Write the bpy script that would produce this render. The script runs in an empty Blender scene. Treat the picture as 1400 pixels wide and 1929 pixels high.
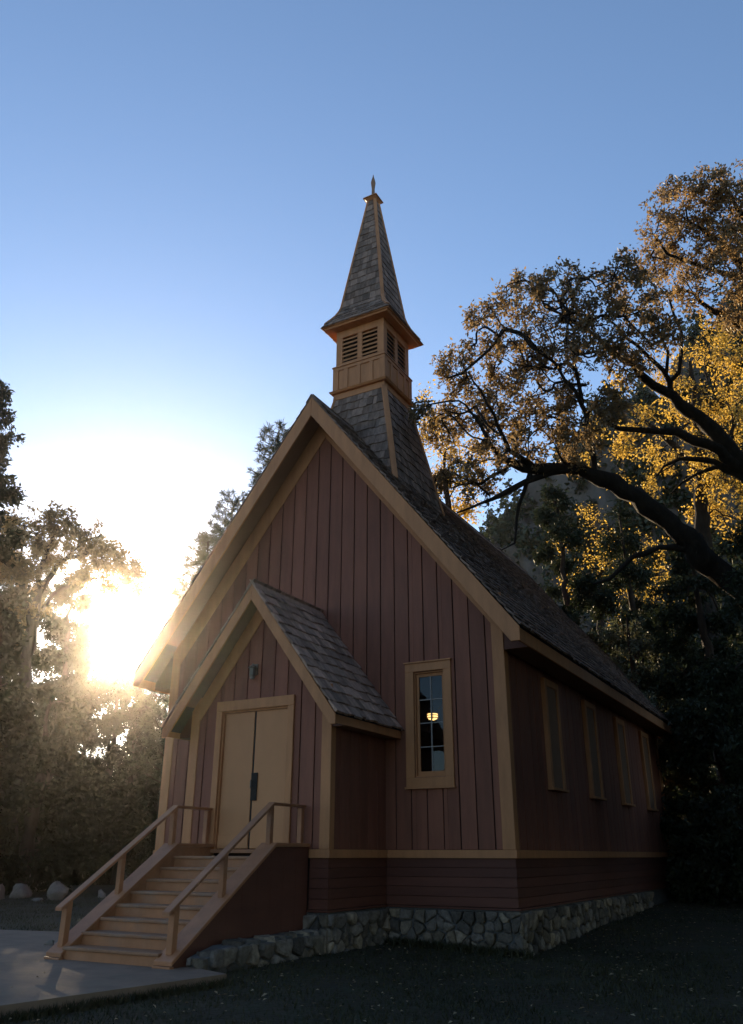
import bpy, math, random
import numpy as np
from mathutils import Vector, Matrix

scene = bpy.context.scene
COL = scene.collection
random.seed(7)
rng = np.random.default_rng(11)

# ------------------------------------------------------------------ camera
CAM = np.array([9.050, -14.010, -0.075])
YAW, PITCH, ROLL, FPX = -0.5106, 0.3959, 0.0024, 1543.36
fw = np.array([math.sin(YAW) * math.cos(PITCH), math.cos(YAW) * math.cos(PITCH), math.sin(PITCH)])
rt0 = np.array([math.cos(YAW), -math.sin(YAW), 0.0])
up0 = np.cross(rt0, fw)
rt = math.cos(ROLL) * rt0 + math.sin(ROLL) * up0
up = -math.sin(ROLL) * rt0 + math.cos(ROLL) * up0
cam_data = bpy.data.cameras.new('camera')
cam = bpy.data.objects.new('camera', cam_data)
COL.objects.link(cam)
cam.matrix_world = Matrix(((rt[0], up[0], -fw[0], CAM[0]), (rt[1], up[1], -fw[1], CAM[1]),
                           (rt[2], up[2], -fw[2], CAM[2]), (0, 0, 0, 1)))
cam_data.sensor_fit = 'VERTICAL'
cam_data.sensor_height = 36.0
cam_data.lens = FPX / 1929.0 * 36.0
cam_data.clip_end = 2000
scene.camera = cam


def at(u, v, dist):
    """world point at a distance along the sight line of a photograph pixel"""
    d = fw + rt * (u - 700) / FPX - up * (v - 964.5) / FPX
    return CAM + d / np.linalg.norm(d) * dist


# ------------------------------------------------------------------ sky, sun, exposure
SUN_EL, SUN_AZ = math.radians(13.7), math.radians(-46.2)   # azimuth from +y towards +x
world = bpy.data.worlds.new('World')
scene.world = world
world.use_nodes = True
wn = world.node_tree
wn.nodes.clear()
sky = wn.nodes.new('ShaderNodeTexSky')
sky.sky_type = 'NISHITA'
sky.sun_disc = False
sky.sun_elevation = SUN_EL
sky.sun_rotation = SUN_AZ
sky.altitude = 1200
sky.air_density = 1.0
sky.dust_density = 0.6
sky.ozone_density = 2.2
bg = wn.nodes.new('ShaderNodeBackground')
bg.inputs[1].default_value = 0.11
wo = wn.nodes.new('ShaderNodeOutputWorld')
wn.links.new(sky.outputs[0], bg.inputs[0])
wn.links.new(bg.outputs[0], wo.inputs[0])

sun_data = bpy.data.lights.new('sun', 'SUN')
sun_data.energy = 5.0
sun_data.angle = math.radians(0.53)
sun_data.color = (1.0, 0.76, 0.48)
sun = bpy.data.objects.new('sun', sun_data)
COL.objects.link(sun)
sd = Vector((math.sin(SUN_AZ) * math.cos(SUN_EL), math.cos(SUN_AZ) * math.cos(SUN_EL), math.sin(SUN_EL)))
sun.rotation_euler = sd.to_track_quat('Z', 'Y').to_euler()

scene.view_settings.view_transform = 'Standard'
scene.view_settings.look = 'None'
scene.view_settings.exposure = 1.22
scene.view_settings.gamma = 1.0
scene.view_settings.use_curve_mapping = False
scene.render.engine = 'CYCLES'
cy = scene.cycles
cy.use_denoising = True
cy.max_bounces = 6
cy.diffuse_bounces = 3
cy.glossy_bounces = 2
cy.transmission_bounces = 4
cy.transparent_max_bounces = 8
cy.volume_bounces = 1
cy.caustics_reflective = False
cy.caustics_refractive = False
cy.sample_clamp_indirect = 3.0


# ------------------------------------------------------------------ helpers
def P3(*a):
    return np.array(a, float)


class MB:
    def __init__(self):
        self.v, self.f, self.t = [], [], []

    def add(self, verts, faces, tint=None):
        o = len(self.v)
        self.v += [tuple(map(float, p)) for p in verts]
        self.f += [tuple(i + o for i in f) for f in faces]
        if tint is not None:
            self.t += [tint] * len(verts)
        return self

    def box(self, x0, x1, y0, y1, z0, z1):
        return self.add([(x0, y0, z0), (x1, y0, z0), (x1, y1, z0), (x0, y1, z0), (x0, y0, z1), (x1, y0, z1), (x1, y1, z1), (x0, y1, z1)],
                        [(0, 3, 2, 1), (4, 5, 6, 7), (0, 1, 5, 4), (1, 2, 6, 5), (2, 3, 7, 6), (3, 0, 4, 7)])

    def prism(self, poly, d):
        """poly: list of 3D points (planar), d: extrusion vector"""
        n = len(poly)
        a = [np.array(p, float) for p in poly]
        d = np.array(d, float)
        b = [p + d for p in a]
        nrm = np.zeros(3)
        for i in range(n):
            nrm += np.cross(a[i], a[(i + 1) % n])
        if nrm @ d > 0:
            a.reverse(); b.reverse()
        f = [tuple(range(n)), tuple(range(2 * n - 1, n - 1, -1))]
        for i in range(n):
            j = (i + 1) % n
            f.append((j, i, n + i, n + j))
        return self.add(a + b, f)

    def beam(self, p0, p1, w, h, upv=(0, 0, 1)):
        """box from p0 to p1, w across, h along upv side; centred"""
        p0, p1 = np.array(p0, float), np.array(p1, float)
        d = (p1 - p0); d /= np.linalg.norm(d)
        s = np.cross(d, np.array(upv, float)); s /= np.linalg.norm(s)
        u = np.cross(s, d)
        poly = [p0 + s * w / 2 + u * h / 2, p0 - s * w / 2 + u * h / 2, p0 - s * w / 2 - u * h / 2, p0 + s * w / 2 - u * h / 2]
        return self.prism(poly, p1 - p0)

    def lathe(self, c, prof, n=14):
        o = []
        for r, z in prof:
            for i in range(n):
                a = 2 * math.pi * i / n
                o.append((c[0] + r * math.cos(a), c[1] + r * math.sin(a), c[2] + z))
        f = []
        for k in range(len(prof) - 1):
            for i in range(n):
                j = (i + 1) % n
                f.append((k * n + i, k * n + j, (k + 1) * n + j, (k + 1) * n + i))
        f.append(tuple(range(n - 1, -1, -1)))
        f.append(tuple(range((len(prof) - 1) * n, len(prof) * n)))
        return self.add(o, f)


def link(name, me, mats, parent=None, smooth=False, bevel=0.0):
    o = bpy.data.objects.new(name, me)
    COL.objects.link(o)
    for m in (mats if isinstance(mats, (list, tuple)) else [mats]):
        if m.name not in [x.name for x in me.materials if x]:
            me.materials.append(m)
    if parent is not None:
        o.parent = parent
        o.matrix_parent_inverse = Matrix.Translation(-Vector(parent.location)) if parent.type == 'EMPTY' else Matrix()
    if smooth:
        me.polygons.foreach_set('use_smooth', [True] * len(me.polygons))
    if bevel:
        b = o.modifiers.new('bevel', 'BEVEL')
        b.width = bevel; b.segments = 1; b.limit_method = 'ANGLE'; b.angle_limit = 0.6
    return o


def build(name, mb, mat, parent=None, smooth=False, bevel=0.0):
    me = bpy.data.meshes.new(name)
    me.from_pydata(mb.v, [], mb.f)
    if mb.t and len(mb.t) == len(mb.v):
        a = me.attributes.new('tint', 'FLOAT', 'POINT')
        a.data.foreach_set('value', np.array(mb.t, np.float32))
    me.update()
    return link(name, me, mat, parent, smooth, bevel)


def fast_mesh(name, V, T, tint=None, quads=False):
    """numpy verts (n,3), faces (m,k) to a mesh"""
    me = bpy.data.meshes.new(name)
    k = T.shape[1]
    me.vertices.add(len(V)); me.loops.add(T.size); me.polygons.add(len(T))
    me.vertices.foreach_set('co', V.astype(np.float32).ravel())
    me.loops.foreach_set('vertex_index', T.astype(np.int32).ravel())
    me.polygons.foreach_set('loop_start', np.arange(0, T.size, k, dtype=np.int32))
    me.polygons.foreach_set('loop_total', np.full(len(T), k, dtype=np.int32))
    if tint is not None:
        a = me.attributes.new('tint', 'FLOAT', 'POINT')
        a.data.foreach_set('value', tint.astype(np.float32))
    me.update(calc_edges=True)
    return me


def tag(o, label=None, cat=None, group=None, kind=None):
    if label: o['label'] = label
    if cat: o['category'] = cat
    if group: o['group'] = group
    if kind: o['kind'] = kind
    return o


def thing(name, label, cat, loc, group=None):
    o = bpy.data.objects.new(name, None)
    COL.objects.link(o)
    o.location = Vector([float(c) for c in loc])
    o.empty_display_size = 0.3
    return tag(o, label, cat, group)


def clip2(poly, a, b, c):
    """keep a*x+b*y<=c of a 2D polygon"""
    out = []
    n = len(poly)
    for i in range(n):
        p, q = poly[i], poly[(i + 1) % n]
        dp, dq = a * p[0] + b * p[1] - c, a * q[0] + b * q[1] - c
        if dp <= 0: out.append(p)
        if (dp < 0 < dq) or (dq < 0 < dp):
            t = dp / (dp - dq)
            out.append((p[0] + (q[0] - p[0]) * t, p[1] + (q[1] - p[1]) * t))
    return out


def area2(p):
    return 0.5 * abs(sum(p[i][0] * p[(i + 1) % len(p)][1] - p[(i + 1) % len(p)][0] * p[i][1] for i in range(len(p))))


# ------------------------------------------------------------------ materials
def nodes_of(name):
    m = bpy.data.materials.new(name)
    m.use_nodes = True
    nt = m.node_tree
    nt.nodes.clear()
    out = nt.nodes.new('ShaderNodeOutputMaterial')
    return m, nt, out


def surf(name, base, rough=0.6, vary=0.18, scale=(3, 3, 3), bump=0.15, bscale=(40, 40, 40), spec=0.3, tintvar=0.0, dirt=None, dirt_amt=0.0, bdist=0.01, alt=None):
    """painted / weathered surface: colour noise, per-piece tint, dirt patches, fine relief"""
    m, nt, out = nodes_of(name)
    N, L = nt.nodes, nt.links
    bs = N.new('ShaderNodeBsdfPrincipled')
    bs.inputs['Roughness'].default_value = rough
    bs.inputs['Specular IOR Level'].default_value = spec
    tc = N.new('ShaderNodeTexCoord')
    mp = N.new('ShaderNodeMapping'); mp.inputs['Scale'].default_value = scale
    L.new(tc.outputs['Object'], mp.inputs[0])
    no = N.new('ShaderNodeTexNoise'); no.inputs['Scale'].default_value = 1.0; no.inputs['Detail'].default_value = 6; no.inputs['Roughness'].default_value = 0.65
    L.new(mp.outputs[0], no.inputs['Vector'])
    mr = N.new('ShaderNodeMapRange')
    mr.inputs[1].default_value = 0.25; mr.inputs[2].default_value = 0.75
    mr.inputs[3].default_value = 1 - vary; mr.inputs[4].default_value = 1 + vary
    L.new(no.outputs[0], mr.inputs[0])
    val = mr.outputs[0]
    if tintvar:
        oi = N.new('ShaderNodeObjectInfo')
        at_ = N.new('ShaderNodeAttribute'); at_.attribute_name = 'tint'
        ad = N.new('ShaderNodeMath'); ad.operation = 'ADD'
        L.new(oi.outputs['Random'], ad.inputs[0]); L.new(at_.outputs['Fac'], ad.inputs[1])
        fr = N.new('ShaderNodeMath'); fr.operation = 'FRACT'
        L.new(ad.outputs[0], fr.inputs[0])
        m2 = N.new('ShaderNodeMapRange'); m2.inputs[3].default_value = 1 - tintvar; m2.inputs[4].default_value = 1 + tintvar
        L.new(fr.outputs[0], m2.inputs[0])
        mu = N.new('ShaderNodeMath'); mu.operation = 'MULTIPLY'
        L.new(val, mu.inputs[0]); L.new(m2.outputs[0], mu.inputs[1])
        val = mu.outputs[0]
    sc = N.new('ShaderNodeVectorMath'); sc.operation = 'SCALE'
    sc.inputs[0].default_value = base
    L.new(val, sc.inputs['Scale'])
    col = sc.outputs[0]
    if alt:
        k7 = N.new('ShaderNodeMath'); k7.operation = 'MULTIPLY'; k7.inputs[1].default_value = 7.13
        L.new(fr.outputs[0], k7.inputs[0])
        f7 = N.new('ShaderNodeMath'); f7.operation = 'FRACT'; L.new(k7.outputs[0], f7.inputs[0])
        p7 = N.new('ShaderNodeMath'); p7.operation = 'POWER'; p7.inputs[1].default_value = 2.0; L.new(f7.outputs[0], p7.inputs[0])
        s7 = N.new('ShaderNodeVectorMath'); s7.operation = 'SCALE'; s7.inputs[0].default_value = alt; L.new(val, s7.inputs['Scale'])
        x7 = N.new('ShaderNodeMix'); x7.data_type = 'RGBA'
        L.new(p7.outputs[0], x7.inputs[0]); L.new(col, x7.inputs[6]); L.new(s7.outputs[0], x7.inputs[7])
        col = x7.outputs[2]
    if dirt:
        n2 = N.new('ShaderNodeTexNoise'); n2.inputs['Scale'].default_value = 1.7; n2.inputs['Detail'].default_value = 8; n2.inputs['Roughness'].default_value = 0.7
        L.new(tc.outputs['Object'], n2.inputs['Vector'])
        r2 = N.new('ShaderNodeMapRange'); r2.inputs[1].default_value = 0.5; r2.inputs[2].default_value = 0.72; r2.inputs[4].default_value = dirt_amt
        L.new(n2.outputs[0], r2.inputs[0])
        mx = N.new('ShaderNodeMix'); mx.data_type = 'RGBA'
        L.new(r2.outputs[0], mx.inputs[0]); L.new(col, mx.inputs[6]); mx.inputs[7].default_value = (*dirt, 1)
        col = mx.outputs[2]
    L.new(col, bs.inputs['Base Color'])
    if bump:
        mb_ = N.new('ShaderNodeMapping'); mb_.inputs['Scale'].default_value = bscale
        L.new(tc.outputs['Object'], mb_.inputs[0])
        nb = N.new('ShaderNodeTexNoise'); nb.inputs['Scale'].default_value = 1.0; nb.inputs['Detail'].default_value = 4
        L.new(mb_.outputs[0], nb.inputs['Vector'])
        bu = N.new('ShaderNodeBump'); bu.inputs['Strength'].default_value = bump; bu.inputs['Distance'].default_value = bdist
        L.new(nb.outputs[0], bu.inputs['Height']); L.new(bu.outputs[0], bs.inputs['Normal'])
    L.new(bs.outputs[0], out.inputs[0])
    return m


def leaf_mat(name, c0, c1, transl=0.5, gloss=0.04, tcol=None):
    m, nt, out = nodes_of(name)
    N, L = nt.nodes, nt.links
    a = N.new('ShaderNodeAttribute'); a.attribute_name = 'tint'
    mx = N.new('ShaderNodeMix'); mx.data_type = 'RGBA'
    mx.inputs[6].default_value = (*c0, 1); mx.inputs[7].default_value = (*c1, 1)
    L.new(a.outputs['Fac'], mx.inputs[0])
    d = N.new('ShaderNodeBsdfDiffuse'); L.new(mx.outputs[2], d.inputs[0])
    t = N.new('ShaderNodeBsdfTranslucent')
    if tcol:
        m2 = N.new('ShaderNodeMix'); m2.data_type = 'RGBA'; m2.blend_type = 'MULTIPLY'; m2.inputs[0].default_value = 1
        L.new(mx.outputs[2], m2.inputs[6]); m2.inputs[7].default_value = (*tcol, 1)
        L.new(m2.outputs[2], t.inputs[0])
    else:
        L.new(mx.outputs[2], t.inputs[0])
    s = N.new('ShaderNodeMixShader'); s.inputs[0].default_value = transl
    L.new(d.outputs[0], s.inputs[1]); L.new(t.outputs[0], s.inputs[2])
    g = N.new('ShaderNodeBsdfGlossy'); g.inputs['Roughness'].default_value = 0.45; g.inputs[0].default_value = (0.9, 0.9, 0.85, 1)
    s2 = N.new('ShaderNodeMixShader'); s2.inputs[0].default_value = gloss
    L.new(s.outputs[0], s2.inputs[1]); L.new(g.outputs[0], s2.inputs[2])
    L.new(s2.outputs[0], out.inputs[0])
    return m


def emit_mat(name, col, st):
    m, nt, out = nodes_of(name)
    e = nt.nodes.new('ShaderNodeEmission'); e.inputs[0].default_value = (*col, 1); e.inputs[1].default_value = st
    nt.links.new(e.outputs[0], out.inputs[0])
    return m


def glass_mat(name):
    m, nt, out = nodes_of(name)
    N, L = nt.nodes, nt.links
    t = N.new('ShaderNodeBsdfTransparent'); t.inputs[0].default_value = (0.86, 0.9, 0.9, 1)
    g = N.new('ShaderNodeBsdfGlossy'); g.inputs['Roughness'].default_value = 0.02
    f = N.new('ShaderNodeFresnel'); f.inputs[0].default_value = 1.5
    mx = N.new('ShaderNodeMixShader')
    L.new(f.outputs[0], mx.inputs[0]); L.new(t.outputs[0], mx.inputs[1]); L.new(g.outputs[0], mx.inputs[2])
    L.new(mx.outputs[0], out.inputs[0])
    return m


M = {}
M['red'] = surf('red_board_paint', (0.235, 0.084, 0.048), 0.62, 0.24, (5, 5, 0.7), 0.25, (70, 70, 4), tintvar=0.15)
M['red_dark'] = surf('red_base_paint', (0.115, 0.040, 0.025), 0.62, 0.2, (1.2, 1.2, 6), 0.25, (4, 4, 70), tintvar=0.12)
M['tan'] = surf('tan_trim_paint', (0.47, 0.203, 0.082), 0.55, 0.20, (5, 5, 1.2), 0.12, (30, 30, 30), tintvar=0.05)
M['door'] = surf('tan_door_paint', (0.52, 0.235, 0.098), 0.5, 0.08, (2, 2, 1), 0.08, (30, 30, 10), tintvar=0.03)
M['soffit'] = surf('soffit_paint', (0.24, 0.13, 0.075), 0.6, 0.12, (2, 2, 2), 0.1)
M['stair'] = surf('stair_paint', (0.38, 0.162, 0.074), 0.5, 0.22, (4, 4, 4), 0.15, (25, 25, 25), tintvar=0.06, dirt=(0.26, 0.19, 0.15), dirt_amt=0.35)
M['tread'] = surf('worn_tread_paint', (0.30, 0.145, 0.075), 0.6, 0.2, (6, 6, 6), 0.3, (25, 25, 25), tintvar=0.08, dirt=(0.24, 0.20, 0.165), dirt_amt=0.75)
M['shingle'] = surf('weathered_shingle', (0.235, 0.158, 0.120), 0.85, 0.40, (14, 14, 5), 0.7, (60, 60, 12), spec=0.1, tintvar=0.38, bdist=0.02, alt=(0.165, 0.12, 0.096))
M['shingle_flare'] = surf('weathered_flare_shingle', (0.42, 0.27, 0.20), 0.85, 0.35, (14, 14, 6), 0.7, (60, 60, 14), spec=0.1, tintvar=0.36, bdist=0.02, alt=(0.28, 0.195, 0.15))  # weathered shingle again, colour lightened for the lens flare over the porch
M['deck'] = surf('roof_deck', (0.06, 0.05, 0.045), 0.9, 0.1)
M['backing'] = surf('wall_sheathing', (0.05, 0.026, 0.022), 0.8, 0.1)
M['inside'] = surf('interior_plaster', (0.20, 0.17, 0.13), 0.8, 0.1)
M['mortar'] = surf('mortar', (0.10, 0.10, 0.10), 0.95, 0.25, (9, 9, 9), 0.6, (40, 40, 40))
M['stone'] = surf('grey_fieldstone', (0.135, 0.116, 0.10), 0.9, 0.5, (11, 11, 11), 0.8, (30, 30, 30), spec=0.2, tintvar=0.5, alt=(0.25, 0.195, 0.135), dirt=(0.05, 0.05, 0.035), dirt_amt=0.6, bdist=0.03)
M['boulder'] = surf('granite_boulder', (0.20, 0.17, 0.145), 0.9, 0.3, (5, 5, 5), 0.8, (14, 14, 14), spec=0.2, dirt=(0.18, 0.17, 0.14), dirt_amt=0.6, bdist=0.04)
M['concrete'] = surf('concrete', (0.21, 0.140, 0.098), 0.85, 0.35, (1.4, 1.4, 1.4), 0.3, (25, 25, 25), dirt=(0.19, 0.155, 0.11), dirt_amt=0.5)
M['ground'] = surf('lawn_soil', (0.040, 0.032, 0.018), 0.95, 0.4, (1.5, 1.5, 1.5), 0.8, (12, 12, 12), dirt=(0.03, 0.045, 0.018), dirt_amt=0.7, bdist=0.04)
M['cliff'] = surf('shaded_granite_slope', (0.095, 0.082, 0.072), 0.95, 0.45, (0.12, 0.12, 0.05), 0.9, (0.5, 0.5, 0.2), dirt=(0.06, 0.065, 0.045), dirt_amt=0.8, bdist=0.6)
M['bark'] = surf('oak_bark', (0.030, 0.025, 0.021), 0.95, 0.4, (6, 6, 2), 0.9, (18, 18, 5), spec=0.1, bdist=0.04)
M['bark_pine'] = surf('conifer_bark', (0.05, 0.036, 0.027), 0.95, 0.35, (6, 6, 2), 0.9, (18, 18, 5), spec=0.1, bdist=0.04)
M['black'] = surf('black_metal', (0.020, 0.016, 0.013), 0.6, 0.1, spec=0.2)
M['steel'] = surf('worn_steel', (0.17, 0.13, 0.10), 0.45, 0.1, spec=0.4)
M['brass'] = surf('old_brass', (0.30, 0.19, 0.06), 0.35, 0.15, spec=0.6)
M['lamp'] = emit_mat('lamp_glow', (1.0, 0.58, 0.20), 1.1)
M['glass'] = glass_mat('window_glass')
M['muntin'] = surf('muntin_grey', (0.30, 0.27, 0.24), 0.6, 0.1)
M['leaf_oak'] = leaf_mat('oak_leaf', (0.135, 0.102, 0.060), (0.32, 0.21, 0.082), 0.52)
M['leaf_oak2'] = leaf_mat('tall_oak_leaf', (0.145, 0.105, 0.060), (0.34, 0.215, 0.080), 0.52)
M['leaf_gold'] = leaf_mat('backlit_gold_leaf', (0.40, 0.26, 0.04), (0.68, 0.45, 0.08), 0.62)  # yellow of the backlight is put into the leaf colour
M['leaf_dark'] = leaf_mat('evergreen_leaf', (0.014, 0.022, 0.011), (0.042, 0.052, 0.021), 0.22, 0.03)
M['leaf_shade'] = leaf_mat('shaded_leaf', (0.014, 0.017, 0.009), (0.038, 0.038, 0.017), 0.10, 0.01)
M['leaf_mid'] = leaf_mat('dogwood_leaf', (0.05, 0.06, 0.03), (0.14, 0.14, 0.07), 0.4, 0.06)
M['leaf_left'] = leaf_mat('left_oak_leaf', (0.07, 0.058, 0.03), (0.17, 0.12, 0.045), 0.45)
M['needle'] = leaf_mat('pine_needle', (0.028, 0.036, 0.018), (0.07, 0.072, 0.032), 0.25, 0.05)
M['grass'] = leaf_mat('grass_blade', (0.024, 0.026, 0.009), (0.066, 0.058, 0.021), 0.3, 0.03)
M['litter'] = leaf_mat('dead_leaf', (0.16, 0.11, 0.06), (0.40, 0.31, 0.19), 0.15, 0.03)


# ------------------------------------------------------------------ ground
def sstep(a, b, x):
    t = np.clip((x - a) / (b - a), 0, 1)
    return t * t * (3 - 2 * t)


def gz(x, y):
    x = np.asarray(x, float); y = np.asarray(y, float)
    z = -1.47 - 0.10 * sstep(1.0, 5.0, x) - 0.06 * sstep(2, 9, -y)
    z = z + 0.026 * np.clip(y, 0, 30) * sstep(1, 4, x) + 0.010 * np.clip(y, 0, 60) * (1 - sstep(1, 4, x))
    z = z + 0.03 * np.sin(x * 0.9 + 1.3 * np.sin(y * 0.5)) * np.sin(y * 0.8 + 0.7) * sstep(2.2, 4, np.abs(x) + 0 * y)
    return z


def make_ground():
    s = np.sign(np.linspace(-1, 1, 221)) * np.abs(np.linspace(-1, 1, 221)) ** 2.2 * 150
    X, Y = np.meshgrid(s, s)
    Z = gz(X, Y)
    n = len(s)
    V = np.stack([X.ravel(), Y.ravel(), Z.ravel()], 1)
    i = np.arange(n * n).reshape(n, n)
    T = np.stack([i[:-1, :-1].ravel(), i[:-1, 1:].ravel(), i[1:, 1:].ravel(), i[1:, :-1].ravel()], 1)
    me = fast_mesh('ground', V, T)
    o = link('ground', me, M['ground'], smooth=True)
    tag(o, 'dark lawn and soil around the chapel', None, kind='structure')


make_ground()

# concrete apron in front of the stairs, a slab with a shallow raised edge
pad = [(2.05, -5.05), (1.75, -7.0), (1.35, -9.5), (1.0, -14.0), (-6, -17), (-30, -12), (-30, -6.5), (-16, -4.2), (-9, -2.9), (-5.2, -2.2), (-3.4, -1.8), (-1.6, -1.8), (-1.0, -2.6), (1.05, -4.6), (1.5, -4.85)]
mb = MB()
mb.prism([(x, y, -1.52) for x, y in pad], (0, 0, 0.115))
path = build('path', mb, M['concrete'])
tag(path, 'pale concrete apron at the foot of the stairs', None, kind='structure')

# ------------------------------------------------------------------ the chapel
chapel = thing('chapel', 'small dark red wooden chapel with a tall shingled steeple and gabled porch', 'chapel', (0, 6.5, -1.5))
W2, LEN = 3.95, 13.3
OV, EX = 0.62, 0.54                 # gable overhang, eave overhang
ZR, ZE = 9.51, 3.66                 # ridge and eave, top of the shingles
SL = (ZR - ZE) / (W2 + EX)
PW, PD = 1.52, 1.95                 # porch half width, depth
POV, PEX, PZR, PZE = 0.42, 0.335, 4.61, 2.115
PSL = (PZR - PZE) / (PW + PEX)
WX0, WX1, WZ0, WZ1 = 2.14, 2.76, 1.22, 3.12      # front window opening


def gable_poly(x0, x1, z0, ztop):
    """board between x0 and x1 under a gable ztop(|x|)"""
    xs = [x0] + ([0.0] if x0 < 0 < x1 else []) + [x1]
    return [(x0, z0), (x1, z0)] + [(x, ztop(x)) for x in reversed(xs)]


def boards(wall, y0, th, half, z0, ztop, pitch, gap, hole=None, mat='red'):
    """vertical boards with open joints on a gable wall facing -y"""
    n = int(round(2 * half / pitch))
    pitch = 2 * half / n
    for k in range(n):
        a, b = -half + k * pitch + gap / 2, -half + (k + 1) * pitch - gap / 2
        base = gable_poly(a, b, z0, ztop)
        pieces = [base]
        if hole and b > hole[0] and a < hole[1]:
            pieces = []
            l = clip2(base, 1, 0, hole[0]); r = clip2(base, -1, 0, -hole[1])
            m = clip2(clip2(base, -1, 0, -hole[0]), 1, 0, hole[1])
            if len(l) > 2: pieces.append(l)
            if len(r) > 2: pieces.append(r)
            if len(m) > 2:
                for q in (clip2(m, 0, 1, hole[2]), clip2(m, 0, -1, -hole[3])):
                    if len(q) > 2: pieces.append(q)
        for q in pieces:
            if area2(q) < 0.01: continue
            j = random.uniform(-0.003, 0.003)
            mb = MB().prism([(p[0], y0 + j, p[1]) for p in q], (0, th, 0))
            build('board', mb, M[mat], wall, bevel=0.004)


# --- front wall: sheathing round the window opening, boards on top
zt_main = lambda x: ZR - 0.20 - SL * abs(x)
mb = MB()
yb0, yb1 = 0.034, 0.14
mb.prism([(-W2 + .03, yb0, -0.05), (WX0, yb0, -0.05), (WX0, yb0, zt_main(WX0)), (0, yb0, zt_main(0)), (-W2 + .03, yb0, zt_main(W2 - .03))], (0, yb1 - yb0, 0))
mb.prism([(WX0, yb0, -0.05), (WX1, yb0, -0.05), (WX1, yb0, WZ0), (WX0, yb0, WZ0)], (0, yb1 - yb0, 0))
mb.prism([(WX0, yb0, WZ1), (WX1, yb0, WZ1), (WX1, yb0, zt_main(WX1)), (WX0, yb0, zt_main(WX0))], (0, yb1 - yb0, 0))
mb.prism([(WX1, yb0, -0.05), (W2 - .03, yb0, -0.05), (W2 - .03, yb0, zt_main(W2 - .03)), (WX1, yb0, zt_main(WX1))], (0, yb1 - yb0, 0))
front_wall = build('front_wall', mb, M['backing'], chapel)
boards(front_wall, 0.0, 0.03, W2 - 0.02, 0.005, zt_main, 0.315, 0.022, (WX0, WX1, WZ0, WZ1))

# --- right side wall, with four window openings, and plain left and rear walls
SW = [(2.05 + 2.9 * k, 2.05 + 2.9 * k + 0.92) for k in range(4)]
SWZ0, SWZ1 = 1.12, 3.22
zside = 3.95
mb = MB()
xs0, xs1 = W2 - 0.14, W2 - 0.034
mb.box(xs0, xs1, 0.145, LEN, -0.05, zside)
side_wall = build('side_wall', mb, M['backing'], chapel)
n = int(round(LEN / 0.315)); pt = LEN / n
for k in range(n):
    a, b = k * pt + 0.011, (k + 1) * pt - 0.011
    if k == 0: a = 0.005
    j = random.uniform(-0.003, 0.003)
    build('board', MB().box(W2 - 0.033, W2 + j, a, b, 0.005, zside - 0.02), M['red'], side_wall, bevel=0.004)
mb = MB().box(-W2 + 0.03, -W2 + 0.14, 0.145, LEN, -0.05, zside)
left_wall = build('side_wall', mb, M['backing'], chapel)
for k in range(n):
    a, b = k * pt + 0.011, (k + 1) * pt - 0.011
    build('board', MB().box(-W2, -W2 + 0.028, a, b, 0.005, zside - 0.02), M['red'], left_wall)
mb = MB().prism([(-W2 + .03, LEN - .001, -0.05), (W2 - .03, LEN - .001, -0.05), (W2 - .03, LEN - .001, zt_main(W2)), (0, LEN - .001, zt_main(0)), (-W2 + .03, LEN - .001, zt_main(W2))], (0, 0.12, 0))
build('rear_wall', mb, M['red'], chapel)
build('floor', MB().box(-W2 + .15, W2 - .15, 0.15, LEN - .01, -0.2, -0.08), M['inside'], chapel)

# --- corner boards
cb = 0.205
build('corner_board', MB().box(W2 - cb, W2 + 0.024, -0.024, 0.004, 0.002, zt_main(W2 - cb) + 0.02), M['tan'], chapel, bevel=0.005)
build('corner_board', MB().box(W2 - 0.004, W2 + 0.023, 0.004, 0.17, 0.002, zside - 0.05), M['tan'], chapel, bevel=0.005)
build('corner_board', MB().box(-W2 - 0.024, -W2 + cb, -0.024, 0.004, 0.002, zt_main(W2 - cb) + 0.02), M['tan'], chapel, bevel=0.005)
build('corner_board', MB().box(W2 - 0.004, W2 + 0.023, LEN - .17, LEN + .12, 0.002, zside - 0.05), M['tan'], chapel, bevel=0.005)


# --- belt trim and base siding round main body and porch
def run(name, parent, mat, off, th, z0, z1, pieces=None, bevel=0.004):
    """a horizontal board on the visible faces: porch front (both flanks), porch sides, main front, right side"""
    out = []
    segs = [
        ('y', -PD, 1.17, PW), ('y', -PD, -PW, -1.17),
        ('x+', PW, -PD, 0.0), ('x-', -PW, -PD, 0.0),
        ('y', 0.0, PW, W2), ('y', 0.0, -W2, -PW), ('x+', W2, 0.0, LEN), ('x-', -W2, 0.0, LEN)]
    for kind, c, a, b in segs:
        mb = MB()
        if kind == 'y':
            aa = a - (off if a < -1.2 else 0) ; bb = b + (off if b > 1.2 else 0)
            if a == PW: aa = PW + off + 0.002
            if b == -PW: bb = -PW - off - 0.002
            mb.box(aa, bb, c - off, c - off + th, z0, z1)
        elif kind == 'x+':
            mb.box(c + off - th, c + off, a - off + th + .001, b - (off + .001 if c == PW else 0), z0, z1)
        else:
            mb.box(c - off, c - off + th, a - off + th + .001, b - (off + .001 if c == -PW else 0), z0, z1)
        out.append(build(name, mb, M[mat], parent, bevel=bevel))
    return out


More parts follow.
